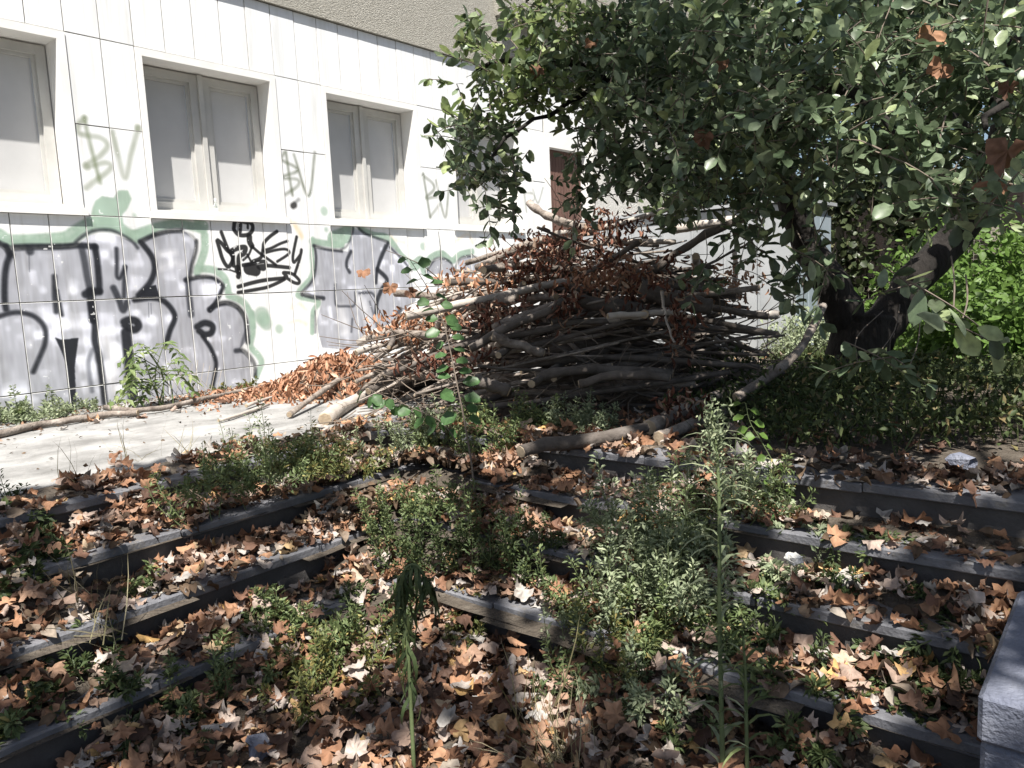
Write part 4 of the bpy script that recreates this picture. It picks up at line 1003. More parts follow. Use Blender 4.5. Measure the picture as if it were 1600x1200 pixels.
# low sprays hanging in front of trunk and pile
for px, py, t, dx, s in [(1340, 566, 3.0, -1, 1.15), (1370, 556, 3.0, .6, 1.1), (1420, 575, 3.0, .8, 1.0), (1395, 452, 2.9, -.6, 1.1), (1415, 440, 2.9, .7, 1.1), (1490, 480, 2.1, .5, 1.2), (1500, 510, 2.1, .7, 1.15), (1290, 430, 3.0, -.3, 1.1), (1270, 405, 3.0, .4, 1.0), (1245, 440, 3.6, -.2, 1.0), (1255, 480, 3.3, .3, .9), (1480, 335, 2.6, .8, 1.1), (1505, 300, 2.6, -.5, 1.1), (1270, 330, 3.2, 0, 1.0), (1090, 440, 3.8, -.4, 1.0), (895, 365, 4.0, 0, .9), (1175, 380, 3.6, .6, 1.0), (1150, 365, 3.6, -.6, 1.0)]:
    d = unit(RT * dx + np.array([0, 0, -.35]) + g.normal(0, .15, 3)); spray(ond(px, py, t), d, s, 8, .075)
    twm.tube(smoothpath([ond(px, py, t), ond(px + 14 * dx + g.normal(0, 14), py - 40, t + .15), ond(px + g.normal(0, 30), py - 80, t + .4)], 7), np.linspace(.0018, .0026, 7), 4, False)
# trailing leafy shoots at the crown's left edge
for pts in [[(768, 262, 3.9), (782, 300, 3.9), (780, 340, 3.9), (760, 372, 3.9), (742, 384, 3.9)], [(800, 240, 3.9), (806, 280, 3.9), (808, 325, 3.9)], [(730, 240, 3.9), (712, 290, 3.9), (690, 300, 3.9)], [(700, 130, 4.0), (690, 125, 4.0), (668, 124, 4.0)], [(905, 250, 4.2), (930, 300, 4.2), (925, 345, 4.2)]]:
    Q = smoothpath(pixpath(pts), 12); twm.tube(Q, np.linspace(.003, .0015, 12), 4, False)
    for c in Q[2:]:
        LP.append(c); LD.append(unit(RT * g.choice([-1, 1]) + g.normal(0, .4, 3) + [0, 0, -.5])); LN.append(unit(g.normal(0, 1, 3) - FW)); LS.append(g.uniform(.035, .06)); LI.append(1)
LP, LD, LN, LS, LI = np.array(LP), np.array(LD), np.array(LN), np.array(LS), np.array(LI)
tp = twm.build('twigs', M['twig'], tree); tp['kind'] = 'stuff'
px_, py_, dz_ = project(LP)
inside = (px_ > 10) & (px_ < 1590) & (py_ > 10) & (py_ < 1190)
score = np.where(inside, LS / dz_, 0)
order = np.argsort(-score); own = np.zeros(len(LP), bool); own[order[:300]] = True
lit = (px_ < 900 + 60 * np.sin(py_ * .05)) & (py_ < 190) & (g.random(len(LP)) < .6)  # leaves of the upper left crown that take the painted sunlit colour
Rm = frames(LD, LN); rn = g.random(len(LP))
lv = Leaves(); lvl = Leaves()
for k in range(4):
    s = (LI == k) & ~own
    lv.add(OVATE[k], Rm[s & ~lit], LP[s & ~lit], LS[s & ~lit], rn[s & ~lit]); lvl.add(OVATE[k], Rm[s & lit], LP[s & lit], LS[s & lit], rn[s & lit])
lv.build('crown', M['crown'], tree); lvl.build('sunlit_tint_foliage', M['crown_lit'], tree)
ome = []
for k in range(4):
    me = mesh_arrays('leaf', OVATE[k][0], OVATE[k][1], smooth=True); me.materials.append(M['crown_own']); ome.append(me)
for i in np.where(own)[0]:
    o = bpy.data.objects.new('leaf', ome[LI[i]]); COL.objects.link(o); o.parent = tree
    m = Matrix(((Rm[i] * LS[i]).tolist())).to_4x4(); m.translation = Vector(LP[i] - np.array(tree.location)); o.matrix_local = m
# dry plane leaves and withered tufts caught in the crown
g2 = np.random.default_rng(4)
CAUGHT = [(1100, 212, 3.3, .11), (1455, 55, 2.6, .12), (1470, 105, 2.6, .10), (1570, 235, 2.4, .15), (1545, 290, 2.5, .13), (838, 108, 4.0, .1), (925, 66, 4.0, .09), (1125, 98, 3.4, .09), (1575, 135, 2.6, .08), (568, 425, 5.2, .11), (610, 448, 5.2, .12), (640, 455, 5.2, .10)]
CLAB = ['large tan dry leaf caught in mid crown above the shed', 'pale dry leaf caught at the crown’s top right', 'reddish dry leaf caught just below the pale one at top right', 'big dark red-brown leaf hanging at the right frame edge', 'dull purple-brown leaf hanging by the right-hand limb', 'orange dry leaf caught in the crown’s left lobe', 'small brown leaf at the crown’s upper middle', 'small red-orange leaf in the shaded crown', 'small brown leaf at the far right of the crown',
        'dry leaf hanging before the second graffiti letter', 'pinkish dry leaf above the level branch’s cut end', 'dry leaf tuft on the thin twig before the graffiti']
for (x, y, t, s), lab in zip(CAUGHT, CLAB):
    k = int(g2.integers(0, 12)); V0, F0 = PLANE[k]; D = unit(g2.normal(0, .3, 3) + [0, 0, -1]); Rr = frames(D[None], unit(-FW + g2.normal(0, .12, 3))[None])[0]
    P = ond(x, y, t); me = mesh_arrays('caught_leaf', V0 @ (Rr * s).T, F0, smooth=True); o = link('caught_leaf', me, M['dry_own'], None, P); tag(o, lab, 'leaf', 'dry leaves caught on twigs'); o.color = dry_pick(g2.uniform(.15, .42))

# ------------------------------------------------------------------ grey shed, wire enclosure, planting behind
sh = empty('metal_shed', (9.1, 4.2, 0))
tag(sh, 'low grey sheet-metal shed behind the brush pile', 'shed')
SX, SY0, SY1, SH = 8.5, 2.95, 5.75, 1.62
y = SY0
k = 0
while y < SY1 - .05:
    w = .40
    V, F = bevel_box(SX, SX + .025, y + .004, y + w - .004, .02, SH + random.uniform(-.01, .01), .008)
    o = part('sheet_panel', V, F, M['sheet'], sh); k += 1
    MB().box(SX - .018, SX - .001, y - .012, y + .012, .02, SH - .02).build('seam_strip', M['sheet'], sh)
    y += w
MB().box(SX + .03, SX + 1.2, SY0 + .03, SY1 - .03, 0, SH - .03).build('shed_body', M['sheet'], sh)
for i in range(3):
    V, F = bevel_box(SX + .03 + i * .40, SX + .42 + i * .40, SY0 - .005, SY0 + .02, .02, SH - .1, .006); part('sheet_panel', V, F, M['sheet_blue'], sh)
MB().box(SX - .05, SX + 1.3, SY0 - .05, SY1 + .05, SH + .012, SH + .05).build('roof', M['sheet'], sh)

# wooden posts with wire netting, dark hut behind, ivy over it
en = empty('wire_enclosure', tuple(onz(1360, 480, 0) * 0 + np.array([10.6, 2.2, 0])))
tag(en, 'ivy-grown enclosure of wooden posts and square wire netting behind the trunk', 'enclosure')
EX = 10.6
def enp(px): return (ray(px, 400) * (EX / ray(px, 400)[0]))[1]
y0, y1 = enp(1408), enp(1312)
for yy in (y0, y1, y0 - 1.0): MB().box(EX - .04, EX + .04, yy - .045, yy + .045, 0, 1.75).build('post', M['post'], en)
MB().box(EX - .03, EX + .03, y0 - 1.0, y1, 1.75, 1.83).build('top_rail', M['post'], en)
wm = MB()
for yy in np.arange(y0 - .96, y1, .055): wm.box(EX - .047, EX - .044, yy, yy + .004, .05, 1.75)
for zz in np.arange(.1, 1.75, .055): wm.box(EX - .0435, EX - .0405, y0 - 1.0, y1, zz, zz + .004)
wm.build('wire_netting', M['wire'], en)['kind'] = 'stuff'
MB().box(EX + .5, EX + 1.6, y0 - 1.2, y1 + .1, 0, 2.0).build('dark_hut', M['dark_wood'], en)
g = np.random.default_rng(41)
def leafcloud(name, label, cat, centres, mat, size, tmpl, parent=None, stems=None, group=None, droop=-.1, ballnoise=.25, up=.6):
    """plant whose foliage fills several overlapping lumps; centres = (x,y,z,rx,ry,rz,n)"""
    lv = Leaves()
    for (x, y, z, rx, ry, rz, n) in centres:
        d = rand_dirs(n, g); r = g.uniform(0, 1, n) ** .42
        lump = 1 + ballnoise * np.sin(d[:, 0] * 7 + x) * np.cos(d[:, 1] * 6 + y) + ballnoise * .6 * np.sin(d[:, 2] * 9 + z)
        T = np.array([x, y, z]) + d * (r * lump)[:, None] * np.array([rx, ry, rz])
        T[:, 2] = np.maximum(T[:, 2], ground_z(T[:, 0], T[:, 1]) + .01)
        D = unit(d * .6 + g.normal(0, .6, (n, 3)) + np.array([0, 0, droop])); Nn = unit(d * .4 + g.normal(0, .5, (n, 3)) + np.array([-.15, -.1, up]))
        lv.add(tmpl, frames(D, Nn), T, g.uniform(.65, 1.25, n) * size, np.clip(g.normal(.5, .22, n), 0, 1))
    return lv
def plant(name, label, cat, base, centres, mat, size, tmpl, stem_r=.012, stem_mat='twig', nst=5, group=None, **kw):
    root = empty(name, base); tag(root, label, cat, group)
    leafcloud(name, label, cat, centres, mat, size, tmpl, **kw).build('foliage', M[mat], root)
    st = MB()
    for i in range(nst):
        x, y, z, rx, ry, rz, n = centres[i % len(centres)]
        e = np.array([x, y, z]) + g.normal(0, .35, 3) * [rx, ry, rz]; b = np.array(base) + g.normal(0, .04, 3) * [1, 1, 0]
        st.tube(smoothpath([b, (b + e) / 2 + g.normal(0, .05, 3), e], 7), np.linspace(stem_r, stem_r * .35, 7), 6, False)
    st.build('stems', M[stem_mat], root)['kind'] = 'stuff'
    return root
# ivy on the enclosure
cs = []
for px, py, r, n in [(1335, 390, .28, 240), (1320, 320, .3, 260), (1400, 330, .3, 260), (1440, 380, .35, 300), (1350, 290, .35, 300), (1425, 300, .4, 320), (1330, 450, .2, 120), (1300, 300, .3, 220), (1480, 320, .4, 300), (1395, 430, .16, 70)]:
    p = EYE + ray(px, py) * (EX - .12) / ray(px, py)[0]; cs.append((p[0], p[1], p[2], .16, r, r, n))
plant('ivy', 'ivy with pale leaves climbing over the wire enclosure', 'ivy', (EX - .1, y1 - .1, 0), cs, 'ivy', .085, leaf_ovate(.9, .15, .2, .4), .012, nst=8)
# sunlit shrubs at the right
def at_x(px, py, X): return EYE + ray(px, py) * X / ray(px, py)[0]
for i, (px, X, w, h, n, lab) in enumerate([(1490, 8.8, .42, .9, 1100, 'bright green shrub just right of the forked trunk'), (1560, 8.2, .55, 1.25, 1900, 'tallest bright green sunlit shrub at the right frame edge'), (1640, 8.6, .6, 1.3, 1500, 'bright green shrub cut by the right frame edge'), (1420, 9.6, .35, .55, 600, 'low yellow-green shrub seen through the trunk’s fork'), (1530, 10.6, .7, 1.0, 1000, 'pale green shrub behind the sunlit ones'), (1590, 7.2, .5, .75, 1500, 'lower bright shrub nearest the viewer at the right edge'), (1350, 8.9, .4, .5, 700, 'light green shrub framed by the fork of the trunk'), (1545, 6.9, .45, .6, 1300, 'low bright shrub in front of the tallest sunlit one'), (1470, 7.4, .4, .42, 800, 'low green shrub just right of the trunk’s foot')]):
    b = at_x(px, 500, X); b[2] = 0
    cs = [(b[0] + g.normal(0, .15), b[1] + g.normal(0, w * .5), h * f, w * .7, w * .8, h * .33, n // 4) for f in (.25, .45, .65, .85)]
    plant('sunlit_shrub', lab, 'shrub', b, cs, 'bright', .075, leaf_ovate(.6, .15, .2), .014, 'twig_green', 6, 'bright shrubs behind the tree')
for i, (px, py, X, lab) in enumerate([(1250, 520, 7.9, 'small pale weed clump beside the grey shed'), (1225, 500, 8.3, 'little green weed at the shed’s corner'), (1380, 470, 9.4, 'low dark bush at the foot of the wire netting'), (1300, 480, 9.2, 'pale bush left of the wire netting')]):
    b = at_x(px, py, X); b[2] = 0
    plant('low_bush', lab, 'bush', b, [(b[0], b[1], .18, .25, .3, .22, 420), (b[0] + .1, b[1] - .2, .3, .2, .2, .2, 260)], 'weed_grey' if i != 2 else 'weed', .05, SMALLW, .006, 'twig_green', 5, 'low bushes behind the tree')
# trees that close the view behind
for i, (x, y, h, r, lab) in enumerate([(13.5, 6.4, 5.5, 2.0, 'dark tree beyond the building’s far corner'), (14.0, 3.4, 6.5, 2.3, 'leafy dark tree behind the grey shed'), (13.2, .6, 6.0, 2.2, 'broad tree behind the wire enclosure'), (13.0, -2.4, 5.5, 2.2, 'tree behind the sunlit shrubs'), (17.5, 2.0, 8.0, 3.0, 'tall tree farthest back in the view'), (11.5, -5.0, 6, 2.2, 'tree at the far right behind the crown'), (16.5, 6.0, 9.0, 3.2, 'tall dark tree behind the building’s far end'), (17.0, -2.5, 9.0, 3.2, 'tall tree rising behind the sunlit shrubs')]):
    root = empty('background_tree', (x, y, 0)); tag(root, lab, 'tree', 'trees closing the view')
    cs = []
    for j in range(12):
        a = g.uniform(0, 6.28); rr = g.uniform(.1, .9) * r * .7; z = g.uniform(.10, .95) * h
        cs.append((x + math.cos(a) * rr, y + math.sin(a) * rr, z, r * .55, r * .55, h * .18, 430))
    leafcloud('', '', '', cs, 'weed', .17, leaf_ovate(.6, .2, .2)).build('crown', M['weed_dark'], root)
    st = MB(); st.tube(smoothpath([(x, y, -.1), (x + .1, y, h * .4), (x - .1, y + .1, h * .8)], 9), np.linspace(.2, .06, 9), 9); st.build('trunk', M['trunk'], root)

# ------------------------------------------------------------------ overhead plane tree (behind and above the viewer) that throws the dappled shade
g = np.random.default_rng(51)
pt = empty('plane_tree', (-3.6, -3.4, LOW)); tag(pt, 'tall plane tree standing out of view, its crown above the steps', 'tree')
def plimb(name, pts, r0, r1, n=14):
    Q = smoothpath(pts, n); V, F = tube(Q, np.linspace(r0, r1, n), 10); part(name, V, F, M['bark_pale'], pt, None, True)
plimb('trunk', [(-3.6, -3.4, LOW - .2), (-3.5, -3.3, 1.5), (-3.3, -3.1, 3.6), (-3.0, -2.8, 5.4)], .28, .2)
for e in [(0.6, .8, 6.8), (-1.2, 1.6, 6.9), (1.8, -1.6, 6.9), (3.4, -2.6, 7.0), (-2.6, .4, 6.6), (.4, -3.8, 6.8)]:
    e = np.array(e); s = np.array([-3.1, -2.9, 4.8]); plimb('limb', [s, s * .6 + e * .4 + [0, 0, .5], s * .25 + e * .75 + [0, 0, .3], e], .11, .02)
SHX, SHY = -SUN[0] / SUN[2], -SUN[1] / SUN[2]           # ground shift of a shadow per metre of height
def shaded(x, y, g):
    """how thick the crown is over the sun's line to ground point x, y (its outline)"""
    edge = np.interp(x, [-3, 0, 1.0, 2.0, 2.8, 3.4, 4.0, 4.5, 5.0, 5.4, 6.0, 7.2, 9], [4.3, 4.2, 4.1, 4.1, 3.8, 3.35, 3.12, 3.15, 3.2, 3.0, 2.4, 1.0, -1.6])
    return (edge - y)
lv = Leaves(); cnt = 0
cell = lownoise(300, 300, 4, g); cell2 = lownoise(300, 300, 15, g)
PT, PD, PN, PS = [], [], [], []
# gaps cut in the crown to light chosen spots: (ground x, ground y, radius)
GAPS = []
for qx, qy, qz, qr in [(815, 930, -.48, .20), (985, 800, .05, .20), (1010, 900, -.2, .22), (770, 1060, -.64, .26), (860, 1130, -.64, .2), (1430, 845, -.16, .16), (1185, 940, -.33, .15), (1320, 1050, -.48, .22), (1530, 895, -.3, .1), (540, 835, -.32, .16), (350, 920, -.32, .13), (520, 1040, -.5, .13), (1080, 900, -.1, .14), (230, 800, -.1, .10), (1410, 715, 0, .12)]:
    q = onz(qx, qy, qz); GAPS.append((q[0] + SHX * qz, q[1] + SHY * qz, qr))
GAPS = np.array(GAPS)
while cnt < 6500:
    x, y, z = g.uniform(-5.5, 6.5), g.uniform(-7, 3.6), g.uniform(5.2, 7.6)
    gx, gy = x + SHX * z, y + SHY * z
    d = shaded(gx, gy, g)
    if d < 0.04 * g.normal() or gx < -2.5 or gx > 9 or gy < -4: continue
    cx, cy = int((gx + 5) * 13) % 300, int((gy + 8) * 13) % 300
    hole = cell[cy, cx] * .55 + cell2[cy, cx] * .45
    if hole > (.63 if gx < 1.75 else (.52 if gx < 3.4 else (.80 if gx < 5.5 and gy > 2.45 else .455))) and d > .15 and g.random() < .97: continue
    gd_ = np.hypot(GAPS[:, 0] - gx, GAPS[:, 1] - gy) / GAPS[:, 2]
    if gd_.min() < .8 + .35 * g.random(): continue
    cnt += 1
    PT.append((x, y, z)); PD.append(unit(g.normal(0, 1, 3) + [0, 0, -.5])); PN.append(unit(g.normal(0, .6, 3) + SUN * 1.2)); PS.append(g.uniform(.13, .24))
PT, PD, PN, PS = map(np.array, (PT, PD, PN, PS))
for k in range(4):
    s = np.arange(len(PT)) % 4 == k
    lv.add(PLANE[k], frames(PD[s], PN[s]), PT[s], PS[s], g.random(s.sum()))
lv.build('crown', M['plane_green'], pt)

# ------------------------------------------------------------------ weeds
g = np.random.default_rng(61)
def weed(name, label, base, h, spread, nst, nl, size, mat, tmpl=None, cat='weed', group='weeds on the steps', stem='twig_green', lean=(0, 0), taper=.5, bushy=.35):
    tmpl = tmpl or SMALL
    root = empty(name, base); tag(root, label, cat, group)
    st = MB(); lv = Leaves(); b0 = np.array(base)
    LPp, LDd, LNn, LSs = [], [], [], []
    for i in range(max(4, int(nst * .64))):
        a = g.uniform(0, 6.28); rr = spread * 1.22 * math.sqrt(g.random()); hh = h * g.uniform(.3, .85) * (1 - .35 * rr / max(spread, .01)) * (1.55 if g.random() < .16 else 1)
        b = b0 + np.array([math.cos(a), math.sin(a), 0]) * rr * .45
        b[2] = ground_z(b[0], b[1]) - .01 if abs(float(ground_z(b[0], b[1])) - b0[2]) < .25 else b0[2] - .01
        e = b0 + np.array([math.cos(a), math.sin(a), 0]) * rr + np.array([lean[0], lean[1], hh])
        m = (b + e) / 2 + np.array([math.cos(a), math.sin(a), 0]) * rr * .12 + g.normal(0, .012, 3)
        Q = smoothpath([b, m, e], 8); st.tube(Q, np.linspace(.0028, .0012, 8), 3, False)
        k = max(4, int(nl * g.uniform(1.0, 1.8)))
        f = g.uniform(.12, 1.0, k); c = np.array([np.interp(f, np.linspace(0, 1, 8), Q[:, q]) for q in range(3)]).T
        T = unit(Q[-1] - Q[0])
        out = rand_dirs(k, g); out -= (out @ T)[:, None] * T; out = unit(out)
        off = g.random(k) * bushy * h * .35 * (1 - .6 * f)
        LPp.append(c + out * off[:, None]); LDd.append(unit(out + T * g.uniform(.2, .9, k)[:, None] + g.normal(0, .2, (k, 3)))); LNn.append(unit(g.normal(0, .5, (k, 3)) + [0, 0, 1.0])); LSs.append(size * 1.45 * g.uniform(.6, 1.25, k) * (1 - taper * f * .6))
    P = np.vstack(LPp); P[:, 2] = np.maximum(P[:, 2], np.minimum(ground_z(P[:, 0], P[:, 1]), b0[2] + .2) + .006)
    lv.add(tmpl, frames(np.vstack(LDd), np.vstack(LNn)), P, np.concatenate(LSs), np.clip(g.normal(.5, .24, len(P)), 0, 1))
    st.build('stems', M[stem], root)['kind'] = 'stuff'; lv.build('foliage', M[mat], root)
    return root
def wz(px, py, z): return onz(px, py, z)
WEEDS = [
    # px, py, z, height, spread, stems, leaves, leaf size, material, label
    (330, 765, 0, .20, .22, 26, 34, .022, 'weed', 'low weed bush spilling over the upper left step edge'),
    (415, 752, 0, .33, .30, 46, 46, .022, 'weed', 'largest weed bush on the terrace edge above the left steps'),
    (480, 735, 0, .30, .24, 34, 40, .022, 'weed_olive', 'yellowish weed bush next to the largest terrace-edge bush'),
    (440, 715, 0, .30, .18, 22, 34, .022, 'weed_grey', 'pale weed behind the terrace-edge bushes'),
    (555, 735, 0, .14, .22, 20, 26, .02, 'weed_olive', 'flat yellow-green weed patch on the terrace edge'),
    (620, 790, -.20, .2, .20, 28, 38, .022, 'weed', 'weed clump at the inner corner of the upper left step'),
    (690, 800, -.2, .28, .22, 30, 38, .022, 'weed', 'weed at the foot of the heart-leaved sapling'),
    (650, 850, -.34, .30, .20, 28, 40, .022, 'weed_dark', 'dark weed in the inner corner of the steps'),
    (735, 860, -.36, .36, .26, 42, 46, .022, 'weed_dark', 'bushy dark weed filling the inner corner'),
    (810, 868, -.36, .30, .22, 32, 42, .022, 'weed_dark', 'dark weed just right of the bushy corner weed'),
    (600, 690, 0, .20, .22, 24, 30, .022, 'weed_grey', 'weed patch before the thick pale log'),
    (655, 678, 0, .26, .22, 30, 36, .024, 'weed_grey', 'pale weed in front of the lower left logs'),
    (705, 682, 0, .34, .24, 36, 42, .024, 'weed', 'fresh weed behind the sapling stem'),
    (768, 690, 0, .34, .20, 30, 42, .024, 'weed', 'green weed before the fat cut log'),
    (835, 668, 0, .26, .16, 22, 34, .028, 'weed', 'weed in front of the pile’s middle'),
    (888, 668, 0, .30, .18, 26, 40, .026, 'weed_grey', 'grey-green weed at the pile’s shaded foot'),
    (930, 672, 0, .28, .16, 22, 36, .024, 'weed_grey', 'pale weed right of the grey-green one at the pile’s foot'),
    (985, 830, -.16, .40, .15, 22, 44, .028, 'weed_grey', 'tall silvery weed in the middle of the right-hand steps'),
    (1030, 850, -.18, .34, .16, 22, 42, .028, 'weed_grey', 'second silvery weed close to the tallest one'),
    (1005, 920, -.34, .36, .22, 34, 46, .024, 'weed_grey', 'bushy silvery weed below the tall ones'),
    (940, 930, -.40, .28, .22, 30, 42, .022, 'weed', 'weed above the short lit step end'),
    (1075, 930, -.34, .40, .18, 28, 44, .026, 'weed_grey', 'silvery weed left of the tall stalk'),
    (1100, 880, -.3, .42, .12, 16, 38, .03, 'weed_grey', 'upright pale weed behind the tall stalk'),
    (1060, 800, -.1, .42, .16, 22, 40, .024, 'weed', 'green weed behind the silvery weeds'),
    (1140, 775, -.05, .36, .20, 28, 40, .024, 'weed_grey', 'weed on the top right-hand step'),
    (1195, 790, -.1, .26, .16, 20, 34, .024, 'weed', 'weed at the right of the top step cluster'),
    (950, 1010, -.5, .28, .26, 38, 44, .022, 'weed_olive', 'olive weed spilling over the lowest right step'),
    (905, 985, -.48, .22, .16, 20, 34, .022, 'weed_grey', 'small pale weed at the end of the lit step'),
    (930, 1080, -.6, .26, .22, 30, 40, .022, 'weed_dark', 'dark weed under the lowest right step'),
    (1010, 1100, -.64, .30, .22, 30, 40, .026, 'weed_grey', 'pale leafy weed among the leaves at lower middle'),
    (1045, 1010, -.5, .24, .18, 22, 36, .026, 'weed', 'weed between leaf drifts right of the olive one'),
    (1050, 1140, -.64, .2, .16, 18, 30, .026, 'weed', 'fresh green low weed at the lower middle'),
    (1170, 1000, -.5, .34, .18, 26, 40, .026, 'weed', 'green weed right of the tall stalk'),
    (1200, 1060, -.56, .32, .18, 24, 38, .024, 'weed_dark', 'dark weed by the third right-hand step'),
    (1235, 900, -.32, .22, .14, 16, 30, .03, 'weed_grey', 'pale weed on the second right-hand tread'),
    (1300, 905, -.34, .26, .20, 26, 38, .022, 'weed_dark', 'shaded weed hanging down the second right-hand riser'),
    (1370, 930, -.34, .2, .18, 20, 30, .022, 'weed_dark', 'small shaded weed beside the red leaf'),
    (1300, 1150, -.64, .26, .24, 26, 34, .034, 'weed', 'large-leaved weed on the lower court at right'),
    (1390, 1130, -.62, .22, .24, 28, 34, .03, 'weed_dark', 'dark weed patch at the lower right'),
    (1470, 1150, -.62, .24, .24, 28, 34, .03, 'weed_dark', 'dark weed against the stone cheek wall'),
    (1500, 1080, -.5, .18, .16, 18, 28, .028, 'weed_dark', 'small weed above the dark lower-right patch'),
    (545, 1075, -.64, .36, .26, 40, 46, .024, 'weed_olive', 'big yellow-green weed clump on the lower court at left'),
    (470, 1040, -.62, .32, .24, 36, 42, .024, 'weed', 'weed clump under the third left step'),
    (590, 985, -.6, .34, .20, 30, 42, .024, 'weed_dark', 'dark weed behind the wilted stalk'),
    (420, 985, -.5, .24, .14, 16, 34, .026, 'weed', 'slender weed standing on the third left tread'),
    (720, 1000, -.62, .16, .16, 18, 28, .022, 'weed_olive', 'low yellow-green weed left of the lit step'),
    (215, 930, -.32, .22, .07, 6, 30, .026, 'weed', 'single upright weed on the second left tread'),
    (25, 935, -.3, .26, .22, 26, 34, .04, 'weed_dark', 'broad-leaved weed at the left frame edge'),
    (20, 865, -.16, .2, .2, 18, 28, .034, 'weed_dark', 'dark weed at the left end of the upper step'),
    (40, 1165, -.6, .26, .22, 28, 36, .03, 'weed', 'leafy weed in the lower left corner'),
    (150, 1080, -.5, .2, .2, 22, 30, .028, 'weed_dark', 'dark weed on the lowest left tread'),
    (260, 1150, -.62, .18, .18, 18, 26, .028, 'weed_dark', 'low dark weed on the lower court at far left'),
    (330, 1050, -.5, .2, .16, 18, 30, .024, 'weed', 'weed by the lowest left step end'),
    (350, 705, 0, .3, .16, 6, 16, .016, 'weed_grey', 'wispy weed on the bare concrete'),
    (20, 780, 0, .22, .06, 4, 16, .02, 'weed_dark', 'lone dark sprig on the terrace at the left edge'),
]
for px, py, z, h, sp, ns, nl, sz, mat, lab in WEEDS: weed('weed', lab, wz(px, py, z), h, sp, ns, nl, sz, mat, SMALLW if 'SILVER' in lab else SMALL)
WALLW = [(50, 655, .30, .34, 40, 44, .03, 'weed_grey', 'bushy weed against the wall at the far left'), (5, 660, .22, .25, 24, 34, .03, 'weed', 'weed at the left frame edge by the wall'), (140, 640, .14, .22, 18, 28, .026, 'weed_grey', 'low weed along the wall left of the pinnate plant'), (372, 606, .14, .22, 18, 26, .024, 'weed_olive', 'low yellowish weed at the wall’s foot'), (500, 580, .16, .25, 20, 28, .026, 'weed_grey', 'pale weed at the wall behind the orange leaves'), (560, 560, .26, .25, 26, 34, .03, 'weed', 'weed between the pile and the wall')]
for px, py, h, sp, ns, nl, sz, mat, lab in WALLW: weed('weed', lab, wz(px, py, 0), h, sp, ns, nl, sz, mat, SMALLW, group='weeds along the wall')
# undergrowth under the tree
lv = Leaves(); n = 46000
X = 3.6 + 5.9 * g.random(n) ** 1.25; Y = g.uniform(-2.5, 2.6, n)
keep = (Y < 2.5 - .28 * np.abs(X - 5.2)) | (X > 6.2); keep &= (X > 3.8 + .22 * np.sin(Y * 4) + .25 * g.random(n)); X, Y = X[keep], Y[keep]; n = len(X)
hN = lownoise(200, 200, 9, g)[(Y * 18 + 60).astype(int) % 200, (X * 18).astype(int) % 200]
T = np.c_[X, Y, g.random(n) ** .8 * (.07 + .34 * hN * np.clip((X - 3.7) * 1.3, .25, 1) * np.clip(1.5 - (X - 4.3) * .6, .22, 1)) + .01]
lv.add(SMALL, frames(unit(g.normal(0, .7, (n, 3)) + [0, 0, .5]), unit(g.normal(0, .6, (n, 3)) + [0, 0, 1])), T, g.uniform(.03, .07, n), np.clip(g.normal(.5, .25, n), 0, 1))
m = 2500; k = g.integers(0, n, m); Tb = T[k].copy(); Tb[:, 2] = 0
lv.add(BLADE, frames(unit(g.normal(0, .35, (m, 3)) + [0, 0, 1]), rand_dirs(m, g)), Tb, g.uniform(.08, .22, m), g.random(m))
tag(lv.build('undergrowth', M['undergrowth']), 'dark tangle of grass and weeds under the tree', 'undergrowth', None, 'stuff')

def pathed(name, label, cat, pts, r0, r1, leaves, mat, stem='twig_green', tmpl=HEART, group=None, n=18, base=None):
    """plant with one leading stem through pts (world) and leaves given as (fraction, size, side, droop)"""
    Q = smoothpath(pts, n); root = empty(name, Q[0]); tag(root, label, cat, group)
    V, F = tube(Q, np.linspace(r0, r1, n), 5); part('stem', V, F, M[stem], root, None, True)
    me = mesh_arrays('leaf', tmpl[0], tmpl[1], {'rnd': np.full(len(tmpl[0]), .5)}, True); me.materials.append(M[mat])
    st = MB()
    for f, s, side, dr in leaves:
        c = np.array([np.interp(f, np.linspace(0, 1, n), Q[:, q]) for q in range(3)])
        d = unit(RT * side + FW * g.normal(0, .35) + np.array([0, 0, -dr]) + g.normal(0, .12, 3)); nn = unit(np.array([0, 0, .8]) - FW * .7 + g.normal(0, .3, 3))
        c2 = c + d * s * .35
        st.tube(np.array([c, (c + c2) / 2 + [0, 0, .004], c2]), .0014, 4, False)
        Rr = frames(d[None], nn[None])[0]
        o = bpy.data.objects.new('leaf', me); COL.objects.link(o); o.parent = root
        mm = Matrix((Rr * s).tolist()).to_4x4(); mm.translation = Vector(c2 - Q[0]); o.matrix_local = mm
    st.build('leaf_stalks', M[stem], root)['kind'] = 'stuff'
    return root
# young heart-leaved sapling
b = wz(742, 775, -.18); d0 = project(b)[2][0]
pts = [b] + [ond(x, y, d0 + dd) for x, y, dd in [(736, 720, .0), (724, 650, 0), (714, 600, .02), (703, 545, .05), (690, 495, .05), (668, 450, .03), (640, 405, 0)]]
lf = []
for i in range(30):
    f = .28 + .72 * i / 29; lf.append((f, .088 * (1.05 - .35 * f) * g.uniform(.8, 1.15), -1 if i % 2 else 1, g.uniform(-.1, .5)))
pathed('sapling', 'slender sapling with heart-shaped leaves before the brush pile', 'sapling', pts, .006, .0015, lf, 'sapling', 'twig')
b = wz(720, 700, 0); d0 = project(b)[2][0]
pts = [b] + [ond(x, y, d0) for x, y in [(690, 660), (650, 640), (610, 622), (570, 606)]]
pathed('sapling', 'low arching shoot with round leaves left of the sapling', 'sapling', pts, .004, .0015, [(.2 + .8 * i / 13, .075 * g.uniform(.8, 1.2), -1 if i % 2 else .6, g.uniform(.3, 1.0)) for i in range(14)], 'sapling', 'twig')
